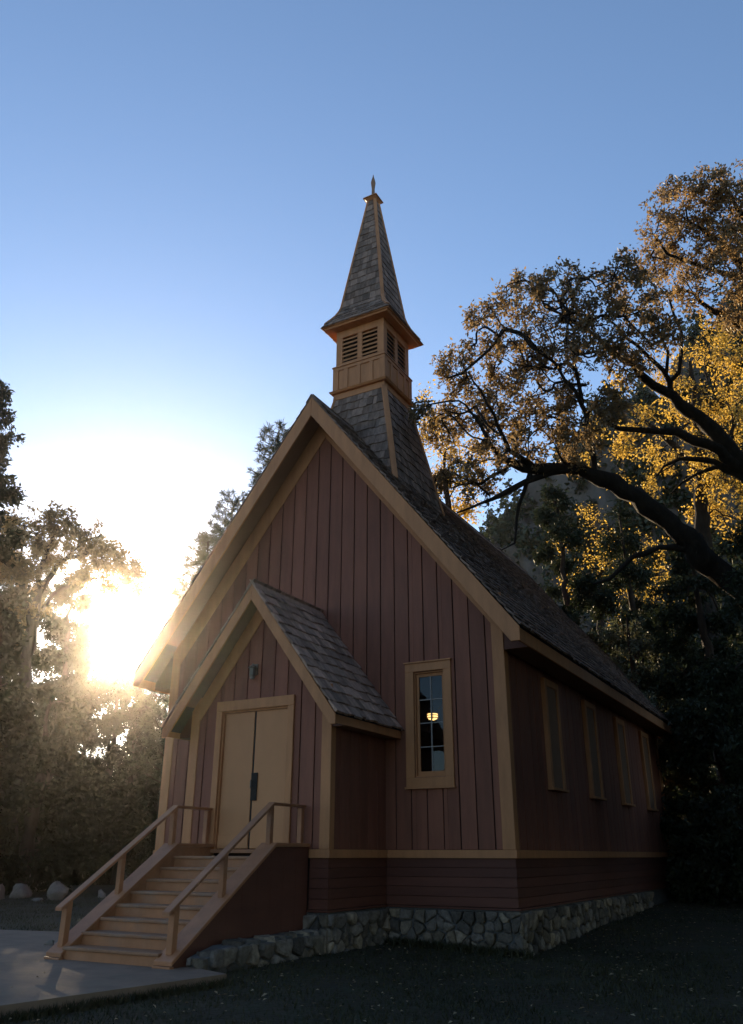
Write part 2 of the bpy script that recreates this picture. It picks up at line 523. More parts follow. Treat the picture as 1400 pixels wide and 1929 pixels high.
run('belt_trim', chapel, 'tan', 0.045, 0.075, -0.13, 0.0)
base = MB()
base.box(-W2 + 0.05, W2 - 0.05, 0.05, LEN, -1.6, -0.1).box(-PW + 0.05, PW - 0.05, -PD + 0.05, 0.05, -1.6, -0.12)
base_core = build('base_wall', base, M['backing'], chapel)
for k in range(5):
    z1 = -0.131 - k * 0.150
    run('plank', base_core, 'red_dark', 0.004 + 0.003 * (k % 2), 0.05, z1 - 0.144, z1, bevel=0.003)
run('water_table', chapel, 'red_dark', 0.05, 0.09, -0.915, -0.883)


# --- rubble stone foundation
def voronoi(w, h0, h1, size, rg):
    pts = []
    nz = max(1, int(round((h1 - h0) / size)))
    dz = (h1 - h0) / nz
    for r in range(nz):
        u = rg.uniform(-0.5, 0.2) * size
        while u < w + size * 0.5:
            pts.append((u + rg.uniform(-.3, .3) * size, h0 + (r + .5) * dz + rg.uniform(-.48, .48) * dz))
            u += size * rg.uniform(0.6, 2.1)
    cells = []
    for i, p in enumerate(pts):
        poly = [(0, h0), (w, h0), (w, h1), (0, h1)]
        for j, q in enumerate(pts):
            if i == j or abs(p[0] - q[0]) > 5 * size: continue
            a, b = q[0] - p[0], q[1] - p[1]
            c = (q[0] ** 2 + q[1] ** 2 - p[0] ** 2 - p[1] ** 2) / 2
            poly = clip2(poly, a, b, c)
            if len(poly) < 3: break
        if len(poly) >= 3 and area2(poly) > 0.006: cells.append(poly)
    return cells


def rubble(parent, o, ua, na, w, h0, h1, size, seed, depth=(0.05, 0.11)):
    rg = random.Random(seed)
    o, ua, na = np.array(o, float), np.array(ua, float), np.array(na, float)
    for c in voronoi(w, h0, h1, size, rg):
        cx = sum(p[0] for p in c) / len(c); cz = sum(p[1] for p in c) / len(c)
        # roughen the outline: add a jittered midpoint on the long sides
        ring = []
        for i, p in enumerate(c):
            q = c[(i + 1) % len(c)]
            ring.append((p[0] + (cx - p[0]) * .10, p[1] + (cz - p[1]) * .10))
            ln = math.hypot(q[0] - p[0], q[1] - p[1])
            if ln > 0.12:
                ring.append(((p[0] + q[0]) / 2 + rg.uniform(-.012, .012), (p[1] + q[1]) / 2 + rg.uniform(-.012, .012)))
        r_in = math.sqrt(area2(c))
        m = 0.012 / max(r_in, 0.05)
        d = rg.uniform(*depth)
        tx, tz = rg.uniform(-.25, .25), rg.uniform(-.25, .25)
        V, F = [], []
        n_ = len(ring)
        for s, dd in ((1 - m, 0.0), (0.97 - m, d * 0.55), (0.86, d * .86), (0.58, d)):
            for p in ring:
                a, b = (p[0] - cx) * s, (p[1] - cz) * s
                e = dd + (tx * a + tz * b if dd > 0 else 0) + (rg.uniform(-.008, .008) if dd > 0 else 0)
                V.append(o + ua * (cx + a) + np.array([0, 0, cz + b]) + na * e)
        flip = np.cross(ua, [0, 0, 1]) @ na < 0
        for k in range(3):
            for i in range(n_):
                j = (i + 1) % n_
                F.append((k * n_ + i, k * n_ + j, (k + 1) * n_ + j, (k + 1) * n_ + i))
        F.append(tuple(range(3 * n_, 4 * n_)))
        if flip: F = [tuple(reversed(f)) for f in F]
        build('stone', MB().add(V, F), M['stone'], parent)


mb = MB()
mb.box(-W2 - .01, W2 + .01, -0.01, LEN, -2.0, -0.92)
mb.box(-PW - .01, PW + .01, -PD - .01, 0.02, -2.0, -0.925)
foundation = build('foundation', mb, M['mortar'], chapel)
rubble(foundation, (PW + 0.02, -0.01, 0), (1, 0, 0), (0, -1, 0), W2 - PW + 0.05, -1.72, -0.925, 0.165, 3)
rubble(foundation, (W2 + 0.01, -0.05, 0), (0, 1, 0), (1, 0, 0), 9.9, -1.70, -0.925, 0.19, 5)
rubble(foundation, (PW + 0.01, -PD - 0.06, 0), (0, 1, 0), (1, 0, 0), PD, -1.62, -0.93, 0.19, 6)
rubble(foundation, (1.0, -PD - 0.01, 0), (1, 0, 0), (0, -1, 0), PW - 1.0 + 0.06, -1.62, -0.93, 0.18, 8)
rubble(foundation, (-PW - .05, -PD - 0.01, 0), (1, 0, 0), (0, -1, 0), PW - 1.1, -1.62, -0.93, 0.24, 9)


# ------------------------------------------------------------------ shingles
def shingle_rows(rows, nrm_hint, rg, wmin, wmax, th=0.022, jag=0.02, lap=0.35):
    """rows: list of (bl, br, tl, tr) 3D trapezoids from low to high. Yields (verts, faces, centre) of each shingle."""
    out = []
    for bl, br, tl, tr in rows:
        bl, br, tl, tr = [np.array(p, float) for p in (bl, br, tl, tr)]
        u = br - bl; wid = np.linalg.norm(u); u /= wid
        mid = (tl + tr) / 2 - (bl + br) / 2
        v = mid - u * (mid @ u); hgt = np.linalg.norm(v); v /= hgt
        nn = np.cross(u, v)
        if nn @ np.array(nrm_hint, float) < 0: nn = -nn
        loc = lambda p: ((p - bl) @ u, (p - bl) @ v)
        L0, L1, R0, R1 = loc(bl), loc(tl), loc(br), loc(tr)
        x = min(L0[0], L1[0]) - rg.uniform(0, wmax)
        xe = max(R0[0], R1[0])
        while x < xe:
            w = rg.uniform(wmin, wmax)
            dz = rg.uniform(-jag, jag * 0.4)
            top = hgt * (1 + lap)
            a, b = x + 0.003, x + w - 0.003
            sk = rg.uniform(-.006, .006)
            poly = [(a, dz + sk), (b, dz - sk), (b, top), (a, top)]
            # clip to the sloping ends
            for (q0, q1, s) in ((L0, L1, -1), (R0, R1, 1)):
                ex, ey = q1[0] - q0[0], q1[1] - q0[1]
                nx, ny = (ey, -ex)
                if s < 0: nx, ny = -nx, -ny
                poly = clip2(poly, nx, ny, nx * q0[0] + ny * q0[1])
                if len(poly) < 3: break
            x += w
            if len(poly) < 3 or area2(poly) < 0.0012: continue
            t = th * rg.uniform(0.75, 1.3)
            lift = rg.uniform(0, 0.004)
            lo = [bl + u * p[0] + v * p[1] + nn * (-0.006) for p in poly]
            hi = [bl + u * p[0] + v * p[1] + nn * (lift + t * (1 - 0.92 * max(0.0, min(1.0, p[1] / top)))) for p in poly]
            m = len(poly)
            F = [tuple(range(m, 2 * m)), tuple(range(m - 1, -1, -1))] + [(i, (i + 1) % m, m + (i + 1) % m, m + i) for i in range(m)]
            cen = sum(hi) / m
            # consistent winding
            a3 = np.cross(hi[1] - hi[0], hi[2] - hi[0])
            if a3 @ nn < 0: F = [tuple(reversed(f)) for f in F]
            out.append((lo + hi, F, cen))
    return out


def lay(parent, sh, mat, single=lambda c: False):
    """single(c): build that shingle as an object of its own; the rest are joined as stuff"""
    rest = MB()
    cnt = 0
    for V, F, c in sh:
        if single(c):
            build('shingle', MB().add(V, F), M[mat], parent); cnt += 1
        else:
            rest.add(V, F, random.random())
    if rest.v:
        tag(build('shingles', rest, M[mat], parent), kind='stuff')
    return cnt


def slope_rows(x_ridge, x_eave, z_ridge, z_eave, y0, y1, n, drop=0.035):
    rows = []
    for k in range(n):
        t0, t1 = k / n, (k + 1) / n
        f = lambda t, y: (x_eave + (x_ridge - x_eave) * t, y, z_eave + (z_ridge - z_eave) * t - drop)
        rows.append((f(t0, y0), f(t0, y1), f(t1, y0), f(t1, y1)))
    return rows


# --- main roof
def gable_roof(name, half, zr, ze, y0, y1, th, inset):
    """two deck slabs meeting at the ridge"""
    mb = MB()
    for s in (1, -1):
        a = (0.0, y0 + inset, zr - 0.05); b = (s * (half - .01), y0 + inset, ze - 0.05)
        poly = [a, b, (b[0], b[1], b[2] - th), (0, a[1], a[2] - th * 1.25)]
        mb.prism(poly, (0, y1 - y0 - inset, 0))
    return build(name, mb, M['deck'], chapel)


main_roof = gable_roof('main_roof', W2 + EX, ZR, ZE, -OV, LEN + OV, 0.11, 0.02)
rg = random.Random(21)
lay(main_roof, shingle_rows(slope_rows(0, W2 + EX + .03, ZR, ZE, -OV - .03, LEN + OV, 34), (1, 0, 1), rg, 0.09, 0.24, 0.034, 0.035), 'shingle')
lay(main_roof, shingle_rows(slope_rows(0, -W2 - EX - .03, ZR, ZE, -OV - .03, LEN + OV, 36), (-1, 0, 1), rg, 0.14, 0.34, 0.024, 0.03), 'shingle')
mb = MB()
for s in (1, -1):
    mb.prism([(0, -OV - .04, ZR + 0.0), (s * .14, -OV - .04, ZR - .14 * SL + 0.0), (s * .14, -OV - .04, ZR - .14 * SL + .028), (0, -OV - .04, ZR + .034)], (0, LEN + 2 * OV, 0))
build('ridge_cap', mb, M['shingle'], main_roof)


def rake(parent, half, zr, ze, sl, y, th, vert, plumb, s, drop=0.045):
    zt = zr - drop
    xe = half + 0.015
    ze_ = zt - sl * xe
    xb = xe - (vert - plumb) / sl
    mb = MB().prism([(0.0015 * s, y, zt), (s * xe, y, ze_), (s * xe, y, ze_ - plumb), (s * xb, y, ze_ - plumb), (0.0015 * s, y, zt - vert)], (0, th, 0))
    build('rake_board', mb, M['tan'], parent, bevel=0.006)


for s in (1, -1):
    rake(main_roof, W2 + EX, ZR, ZE, SL, -OV - 0.02, 0.045, 0.47, 0.25, s)
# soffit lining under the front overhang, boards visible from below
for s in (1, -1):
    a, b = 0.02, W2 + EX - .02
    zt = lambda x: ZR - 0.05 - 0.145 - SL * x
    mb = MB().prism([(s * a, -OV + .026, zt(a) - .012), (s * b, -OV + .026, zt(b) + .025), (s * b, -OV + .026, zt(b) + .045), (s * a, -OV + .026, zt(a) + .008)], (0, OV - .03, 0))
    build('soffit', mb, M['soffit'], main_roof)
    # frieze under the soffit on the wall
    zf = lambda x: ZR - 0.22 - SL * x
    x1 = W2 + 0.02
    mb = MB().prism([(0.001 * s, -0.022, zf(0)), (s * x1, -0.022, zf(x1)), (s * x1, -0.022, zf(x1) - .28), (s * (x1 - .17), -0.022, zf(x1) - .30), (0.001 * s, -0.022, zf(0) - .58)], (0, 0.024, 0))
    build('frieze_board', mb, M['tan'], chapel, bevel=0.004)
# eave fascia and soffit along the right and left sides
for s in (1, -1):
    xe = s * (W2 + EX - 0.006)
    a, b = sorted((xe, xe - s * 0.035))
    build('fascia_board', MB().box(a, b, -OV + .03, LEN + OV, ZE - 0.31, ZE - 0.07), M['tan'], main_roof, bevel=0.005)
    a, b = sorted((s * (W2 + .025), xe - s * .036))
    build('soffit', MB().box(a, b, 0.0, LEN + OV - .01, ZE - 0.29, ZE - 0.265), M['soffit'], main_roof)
    zu = lambda x: ZR - 0.05 - 0.10 - SL * abs(x)
    for ye in (-.001, LEN + OV - .03):
        build('eave_return', MB().prism([(s * (W2 - .03), ye, ZE - .289), (xe - s * .037, ye, ZE - .289), (xe - s * .037, ye, zu(xe)), (s * (W2 - .03), ye, zu(W2 - .03))], (0, .02, 0)), M['red_dark'], main_roof)

# --- front window
wx0, wx1, wz0, wz1 = 1.965, 2.915, 1.05, 3.29
win = build('window', MB().box(wx0, WX0, -0.045, 0.006, wz0 + .16, wz1 - .16).box(WX1, wx1, -0.045, 0.006, wz0 + .16, wz1 - .16)
            .box(wx0, wx1, -0.047, 0.006, wz1 - .16, wz1).box(wx0, wx1, -0.047, 0.006, wz0, wz0 + .16), M['tan'], chapel, bevel=0.005)
win['label'] = 'tall multi-pane front window with a lit lamp behind it'
build('drip_cap', MB().box(wx0 - .02, wx1 + .02, -0.075, 0.004, wz1 + .001, wz1 + .026), M['tan'], win)
build('sill', MB().box(wx0 - .02, wx1 + .02, -0.075, 0.004, wz0 - .035, wz0 - .001), M['tan'], win)
build('jamb', MB().box(WX0 + .001, WX0 + .02, 0.008, .13, WZ0, WZ1).box(WX1 - .02, WX1 - .001, 0.008, .13, WZ0, WZ1)
      .box(WX0 + .021, WX1 - .021, 0.008, .13, WZ1 - .02, WZ1 - .001).box(WX0 + .021, WX1 - .021, 0.008, .13, WZ0 + .001, WZ0 + .02), M['tan'], win)
sx0, sx1, sz0, sz1 = WX0 + .021, WX1 - .021, WZ0 + .021, WZ1 - .021
build('sash', MB().box(sx0, sx0 + .05, .06, .095, sz0, sz1).box(sx1 - .05, sx1, .06, .095, sz0, sz1)
      .box(sx0 + .051, sx1 - .051, .061, .094, sz1 - .06, sz1).box(sx0 + .051, sx1 - .051, .061, .094, sz0, sz0 + .08), M['tan'], win)
gx0, gx1, gz0, gz1 = sx0 + .051, sx1 - .051, sz0 + .081, sz1 - .061
mx = (gx0 + gx1) / 2
build('muntin', MB().box(mx - .011, mx + .011, .064, .09, gz0, gz1), M['muntin'], win)
for r in range(4):
    z0 = gz0 + (gz1 - gz0) * r / 4; z1 = gz0 + (gz1 - gz0) * (r + 1) / 4
    if r:
        for a, b in ((gx0, mx - .0112), (mx + .0112, gx1)):
            build('muntin', MB().box(a, b, .066, .089, z0 - .009, z0 + .009), M['muntin'], win)
    for a, b in ((gx0, mx - .011), (mx + .011, gx1)):
        t = random.uniform(-.004, .004)
        build('pane', MB().add([(a, .078 + t, z0), (b, .078 - t, z0), (b, .079 - t, z1), (a, .079 + t, z1)], [(0, 1, 2, 3)]), M['glass'], win)

# --- side windows: deep casing, sill, panelled blind
for a, b in SW:
    X = W2
    w = build('window', MB().box(X - .002, X + .085, a, a + .13, SWZ0, SWZ1 - .14).box(X - .002, X + .085, b - .13, b, SWZ0, SWZ1 - .14).box(X - .002, X + .087, a, b, SWZ1 - .139, SWZ1), M['tan'], chapel, bevel=0.005)
    build('sill', MB().box(X - .002, X + .13, a - .03, b + .03, SWZ0 - .05, SWZ0 - .001), M['tan'], w, bevel=.005)
    for k in range(4):
        y0 = a + .131 + k * (b - a - .262) / 4; y1 = a + .131 + (k + 1) * (b - a - .262) / 4 - .004
        build('panel', MB().box(X - .001, X + .05 + .004 * (k % 2), y0, y1, SWZ0 + .001, SWZ1 - .141), M['soffit'], w, bevel=.004)

# ------------------------------------------------------------------ porch
zt_p = lambda x: PZR - 0.17 - PSL * abs(x)
DX0, DX1, DZ1 = -0.82, 0.64, 2.34          # door opening
DZ0 = -0.02
mb = MB()
y0 = -PD + 0.034
mb.prism([(-PW + .03, y0, -0.1), (DX0, y0, -0.1), (DX0, y0, zt_p(DX0)), (-PW + .03, y0, zt_p(PW))], (0, 0.08, 0))
mb.prism([(DX1, y0, -0.1), (PW - .03, y0, -0.1), (PW - .03, y0, zt_p(PW)), (DX1, y0, zt_p(DX1))], (0, 0.08, 0))
mb.prism([(DX0, y0, DZ1), (DX1, y0, DZ1), (DX1, y0, zt_p(DX1)), (0, y0, zt_p(0)), (DX0, y0, zt_p(DX0))], (0, 0.08, 0))
porch_wall = build('porch_wall', mb, M['backing'], chapel)
boards(porch_wall, -PD, 0.03, PW - 0.02, 0.005, zt_p, 0.305, 0.020, (DX0, DX1, -0.1, DZ1))
for s in (1, -1):
    a, b = sorted((s * (PW - .034), s * (PW - .10)))
    sw = build('porch_side_wall', MB().box(a, b, -PD + .115, 0.0, -0.1, 2.25), M['backing'], chapel)
    for k in range(6):
        q0 = -PD + .005 + k * (PD - .01) / 6 + .008; q1 = -PD + .005 + (k + 1) * (PD - .01) / 6 - .008
        a, b = sorted((s * PW, s * (PW - .032)))
        build('board', MB().box(a, b, q0 + (.03 if k == 0 else 0), q1, 0.005, 2.24), M['red'], sw, bevel=.004)
    a, b = sorted((s * (PW + .024), s * (PW - .17)))
    build('corner_board', MB().box(a, b, -PD - .024, -PD + .004, 0.002, zt_p(PW - .17) + .02), M['tan'], chapel, bevel=.005)
    a, b = sorted((s * (PW + .023), s * (PW - .004)))
    build('corner_board', MB().box(a, b, -PD + .005, -PD + .13, 0.002, 2.2), M['tan'], chapel, bevel=.005)

# porch roof
mb = MB()
for s in (1, -1):
    h = PW + PEX
    a = (0.0, -PD - POV + .02, PZR - .05); b = (s * (h - .01), -PD - POV + .02, PZE - .05)
    mb.prism([a, b, (b[0], b[1], b[2] - .08), (0, a[1], a[2] - .10)], (0, PD + POV - .025, 0))
porch_roof = build('porch_roof', mb, M['deck'], chapel)
rg = random.Random(5)
np_ = lay(porch_roof, shingle_rows(slope_rows(0, PW + PEX + .03, PZR, PZE, -PD - POV - .035, -0.006, 12), (1, 0, 1), rg, 0.10, 0.25, 0.034, 0.035), 'shingle_flare', lambda c: True)
lay(porch_roof, shingle_rows(slope_rows(0, -PW - PEX - .03, PZR, PZE, -PD - POV - .035, -0.006, 12), (-1, 0, 1), rg, 0.12, 0.27, 0.026, 0.02), 'shingle_flare')
mb = MB()
for s in (1, -1):
    mb.prism([(0, -PD - POV - .04, PZR), (s * .11, -PD - POV - .04, PZR - .11 * PSL), (s * .11, -PD - POV - .04, PZR - .11 * PSL + .025), (0, -PD - POV - .04, PZR + .03)], (0, PD + POV + .03, 0))
build('ridge_cap', mb, M['shingle_flare'], porch_roof)
for s in (1, -1):
    rake(porch_roof, PW + PEX, PZR, PZE, PSL, -PD - POV - .018, 0.04, 0.31, 0.16, s)
    a, b = .02, PW + PEX - .02
    zt = lambda x: PZR - .155 - PSL * x
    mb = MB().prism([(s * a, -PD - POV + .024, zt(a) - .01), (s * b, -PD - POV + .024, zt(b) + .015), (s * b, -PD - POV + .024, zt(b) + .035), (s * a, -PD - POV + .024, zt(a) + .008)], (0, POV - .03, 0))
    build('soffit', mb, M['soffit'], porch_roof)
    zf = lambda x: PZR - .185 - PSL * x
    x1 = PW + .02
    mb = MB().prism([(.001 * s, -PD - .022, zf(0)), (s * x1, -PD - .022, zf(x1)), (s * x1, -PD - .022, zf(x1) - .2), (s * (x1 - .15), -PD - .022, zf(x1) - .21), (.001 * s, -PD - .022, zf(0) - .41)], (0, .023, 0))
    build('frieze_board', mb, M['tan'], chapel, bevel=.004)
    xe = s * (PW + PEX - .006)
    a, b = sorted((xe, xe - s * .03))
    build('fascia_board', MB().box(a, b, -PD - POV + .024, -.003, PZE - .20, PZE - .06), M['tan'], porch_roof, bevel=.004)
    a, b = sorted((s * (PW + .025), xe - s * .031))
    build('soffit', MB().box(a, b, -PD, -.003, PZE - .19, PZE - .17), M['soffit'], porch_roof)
    zu = lambda x: PZR - 0.05 - 0.075 - PSL * abs(x)
    build('eave_return', MB().prism([(s * (PW - .03), -PD - .001, PZE - .189), (xe - s * .032, -PD - .001, PZE - .189), (xe - s * .032, -PD - .001, zu(xe)), (s * (PW - .03), -PD - .001, zu(PW - .03))], (0, .02, 0)), M['red_dark'], porch_roof)

# door: casing, two leaves, dark meeting gap, lock plate with handle
fx0, fx1, fz1 = -0.95, 0.77, 2.52
build('door_frame', MB().box(fx0, DX0 + .005, -PD - .04, -PD + .004, -.08, DZ1 - .001).box(DX1 - .005, fx1, -PD - .04, -PD + .004, -.08, DZ1 - .001)
      .box(fx0, fx1, -PD - .043, -PD + .004, DZ1, fz1), M['tan'], chapel, bevel=.006)
build('door_frame', MB().box(DX0, DX0 + .03, -PD + .005, -PD + .11, DZ0, DZ1).box(DX1 - .03, DX1, -PD + .005, -PD + .11, DZ0, DZ1).box(DX0 + .031, DX1 - .031, -PD + .006, -PD + .11, DZ1 - .03, DZ1), M['tan'], chapel)
dm = (DX0 + DX1) / 2 - 0.02
yl = -PD + .045
for a, b, side in ((DX0 + .034, dm - .020, 0), (dm + .020, DX1 - .034, 1)):
    lf = build('door', MB().box(a, b, yl, yl + .05, DZ0 + .03, DZ1 - .034), M['door'], chapel, bevel=.004)
    # shallow raised rails round each leaf
    build('panel', MB().box(a + .004, b - .004, yl - .012, yl + .001, DZ0 + .034, DZ0 + .25), M['door'], lf, bevel=.003)
    if side:
        build('lock_plate', MB().box(a - .03, a + .10, yl - .022, yl - .001, .78, 1.24), M['black'], lf, bevel=.004)
        build('handle', MB().lathe((a - .005, yl - .062, .98), [(.008, 0), (.012, .02), (.012, .12), (.008, .14)], 8)
              .box(a - .012, a + .002, yl - .06, yl - .02, .985, 1.0).box(a - .012, a + .002, yl - .06, yl - .02, 1.1, 1.115), M['steel'], lf)
build('door_gap', MB().box(dm - .0195, dm + .0195, yl + .012, yl + .04, DZ0 + .03, DZ1 - .034), M['black'], chapel)
build('door_sill', MB().box(fx0 - .02, fx1 + .02, -PD - .09, -PD + .12, -.06, DZ0 + .02), M['stair'], chapel, bevel=.006)
build('porch_core', MB().box(-PW + .12, PW - .12, -PD + .125, -.02, -.11, -.07), M['backing'], chapel)

# ------------------------------------------------------------------ belfry and spire
XS, YB = 0.03, 2.15


def ring_band(h0, h1, z0, z1, zt=None):
    """a square frustum band (solid) round the steeple axis"""
    V = [(XS + sx * h, YB + sy * h, z) for h, z in ((h0, z0), (h1, z1)) for sx, sy in ((-1, -1), (1, -1), (1, 1), (-1, 1))]
    F = [(3, 2, 1, 0), (4, 5, 6, 7)] + [(i, (i + 1) % 4, 4 + (i + 1) % 4, 4 + i) for i in range(4)]
    return V, F


steeple = build('steeple_skirt', MB().add(*ring_band(1.32, 0.70, 7.6, 10.66)), M['deck'], chapel)
FACES = [((0, -1), (1, 0)), ((1, 0), (0, 1)), ((0, 1), (-1, 0)), ((-1, 0), (0, -1))]     # (normal, tangent)


def face_rows(prof, out=0.012):
    """prof: list of (h, z) from low to high; rows for the four faces"""
    res = []
    for nr, tg in FACES:
        rows = []
        for (h0, z0), (h1, z1) in zip(prof[:-1], prof[1:]):
            p = lambda h, z, s: (XS + nr[0] * (h + out) + tg[0] * s * h, YB + nr[1] * (h + out) + tg[1] * s * h, z)
            rows.append((p(h0, z0, -1), p(h0, z0, 1), p(h1, z1, -1), p(h1, z1, 1)))
        res.append((nr, rows))
    return res


hs = lambda z: 0.70 + 0.203 * (10.66 - z)
rg = random.Random(9)
prof = [(hs(z), z) for z in np.linspace(7.62, 10.66, 13)]
for nr, rows in face_rows(prof):
    sh = shingle_rows(rows, (nr[0], nr[1], 0.2), rg, 0.08, 0.22, 0.030, 0.035)
    vis = nr in ((0, -1), (1, 0))
    lay(steeple, sh, 'shingle', (lambda c: c[2] > ZR - SL * abs(c[0]) - 0.05) if vis else (lambda c: False))
for sx, sy in ((1, -1), (-1, -1), (1, 1), (-1, 1)):
    zb = 7.75
    a = (XS + sx * (hs(zb) + .015), YB + sy * (hs(zb) + .015), zb); b = (XS + sx * (hs(10.66) + .015), YB + sy * (hs(10.66) + .015), 10.665)
    build('hip_trim', MB().beam(a, b, 0.135, 0.05, (sx, sy, 0)), M['tan'], steeple, bevel=.005)

belfry = build('belfry', MB().add(*ring_band(0.645, 0.645, 10.7, 12.74)), M['black'], chapel)
build('apron', MB().add(*ring_band(0.755, 0.735, 10.60, 10.785)), M['tan'], belfry, bevel=.005)
build('cornice', MB().add(*ring_band(0.80, 0.835, 10.786, 10.835)).add(*ring_band(0.84, 0.77, 10.836, 10.89)), M['tan'], belfry, bevel=.005)
build('panel_band', MB().add(*ring_band(0.735, 0.735, 10.891, 11.555)), M['tan'], belfry, bevel=.005)
build('molding', MB().add(*ring_band(0.785, 0.775, 11.556, 11.60)), M['tan'], belfry, bevel=.005)
# stiles and rails that leave sunk panels in the band
for nr, tg in FACES:
    def fbox(h, t, u0, u1, z0, z1):
        ps = []
        for u, d, z in [(u, d, z) for z in (z0, z1) for u, d in ((u0, h), (u1, h), (u1, h + t), (u0, h + t))]:
            ps.append((XS + nr[0] * d + tg[0] * u, YB + nr[1] * d + tg[1] * u, z))
        return ps, [(0, 3, 2, 1), (4, 5, 6, 7), (0, 1, 5, 4), (1, 2, 6, 5), (2, 3, 7, 6), (3, 0, 4, 7)]
    NS = nr[0] == 0
    us = np.linspace(-0.735, 0.735, 5)
    for k, u in enumerate(us):
        w = 0.05 if 0 < k < 4 else 0.085
        lo, hi = u - w, u + w
        if k == 0: lo, hi = -(0.761 if NS else 0.7325), -0.60
        if k == 4: lo, hi = 0.60, (0.761 if NS else 0.7325)
        build('stile', MB().add(*fbox(0.733, 0.028, lo, hi, 10.892, 11.46)), M['tan'], belfry, bevel=.003)
    build('rail', MB().add(*fbox(0.733, 0.029, -(0.762 if NS else 0.7325), 0.762 if NS else 0.7325, 11.461, 11.555)), M['tan'], belfry, bevel=.003)
    # louvre storey: posts, head, sill and slats
    H = 0.645
    lv = [(-0.52, -0.07), (0.07, 0.52)]
    HC = 0.706 if NS else 0.6445
    for u0, u1 in ((-HC, -0.521), (-0.069, 0.069), (0.521, HC)):
        build('post', MB().add(*fbox(H, 0.061, u0, u1, 11.701, 12.48)), M['tan'], belfry, bevel=.004)
    build('rail', MB().add(*fbox(H, 0.063, -HC - (.002 if NS else 0), HC + (.002 if NS else 0), 12.481, 12.699)), M['tan'], belfry, bevel=.004)
    build('rail', MB().add(*fbox(H, 0.062, -HC, HC, 11.6015, 11.70)), M['tan'], belfry, bevel=.004)
    for u0, u1 in lv:
        for k in range(6):
            z = 11.74 + k * 0.125
            V = []
            for u in (u0 + .001, u1 - .001):
                for d, zz in ((H + .005, z + .075), (H + .062, z), (H + .062, z + .022), (H + .005, z + .097)):
                    V.append((XS + nr[0] * d + tg[0] * u, YB + nr[1] * d + tg[1] * u, zz))
            build('louver_slat', MB().add(V, [(0, 1, 2, 3), (7, 6, 5, 4), (0, 4, 5, 1), (1, 5, 6, 2), (2, 6, 7, 3), (3, 7, 4, 0)]), M['tan'], belfry)
# soffit and edge of the spire
build('soffit', MB().add(*ring_band(0.93, 0.955, 12.70, 12.745)), M['tan'], belfry)
spire_prof = [(1.0, 12.765), (0.93, 12.90), (0.84, 13.03), (0.745, 13.18), (0.675, 13.34), (0.625, 13.50)]
zz = 13.50
while zz < 17.35:
    zz += 0.232
    spire_prof.append((max(0.08, 0.625 - (zz - 13.5) * (0.625 - 0.105) / (17.4 - 13.5)), zz))
mb = MB()
for (h0, z0), (h1, z1) in zip(spire_prof[:-1], spire_prof[1:]):
    mb.add(*ring_band(h0, h1, z0, z1))
spire = build('spire', mb, M['deck'], chapel)
build('eave_board', MB().add(*ring_band(0.985, 1.005, 12.746, 12.772)), M['tan'], spire)
rg = random.Random(13)
for nr, rows in face_rows(spire_prof, 0.008):
    sh = shingle_rows(rows, (nr[0], nr[1], 0.3), rg, 0.09, 0.20, 0.020, 0.012, lap=0.25)
    lay(spire, sh, 'shingle', (lambda c: c[2] < 16.2) if nr == (0, -1) else (lambda c: False))
for sx, sy in ((1, -1), (-1, -1), (1, 1), (-1, 1)):
    pr = [(h + .012, z) for h, z in spire_prof if z > 12.85]
    mb = MB()
    for (h0, z0), (h1, z1) in zip(pr[:-1], pr[1:]):
        mb.beam((XS + sx * h0, YB + sy * h0, z0 - .004), (XS + sx * h1, YB + sy * h1, z1 + .004), 0.085, 0.045, (sx, sy, 0))
    build('hip_trim', mb, M['tan'], spire)
build('cap', MB().add(*ring_band(0.13, 0.20, 17.40, 17.47)).add(*ring_band(0.225, 0.215, 17.471, 17.51)).add(*ring_band(0.20, 0.07, 17.511, 17.58)), M['tan'], spire, bevel=.004)
build('finial', MB().lathe((XS, YB, 17.57), [(.075, 0), (.060, .05), (.05, .12), (.045, .35), (.062, .50), (.072, .58), (.05, .70), (.022, .80), (.006, .90)], 10), M['soffit'], spire, smooth=True)

# ------------------------------------------------------------------ entrance stairs (part of the chapel)
HS = 0.93                       # half width of the flight
SY0, SY1 = -5.0, -2.93          # front of the first riser, front edge of the landing
SZ0, SZ1 = -1.41, -0.105
NR = 8
RIS = (SZ1 - SZ0) / NR
RUN = (SY1 - SY0) / (NR - 1)
stairs = build('entrance_stairs', MB().box(-HS + .11, HS, SY1 + .05, -PD - .1, SZ0, SZ1 - .05), M['backing'], chapel)
for k in range(NR):
    y = SY0 + k * RUN
    z = SZ0 + k * RIS
    build('riser', MB().box(-HS + .11, HS, y, y + .03, z - .0, z + RIS - .045), M['stair'], stairs)
    y2 = y + RUN + .02 if k < NR - 1 else -PD - .03
    j = random.uniform(-.004, .004)
    build('tread', MB().box(-HS + .11, HS, y - .03 + j, y2, z + RIS - .044, z + RIS), M['tread'], stairs, bevel=.01)
slope = (SZ1 - SZ0) / (SY1 - SY0)


def capz(y):
    """top of the sloping side cap"""
    return 0.09 + min(0.0, (y - (SY1 + 0.02)) * 0.655)


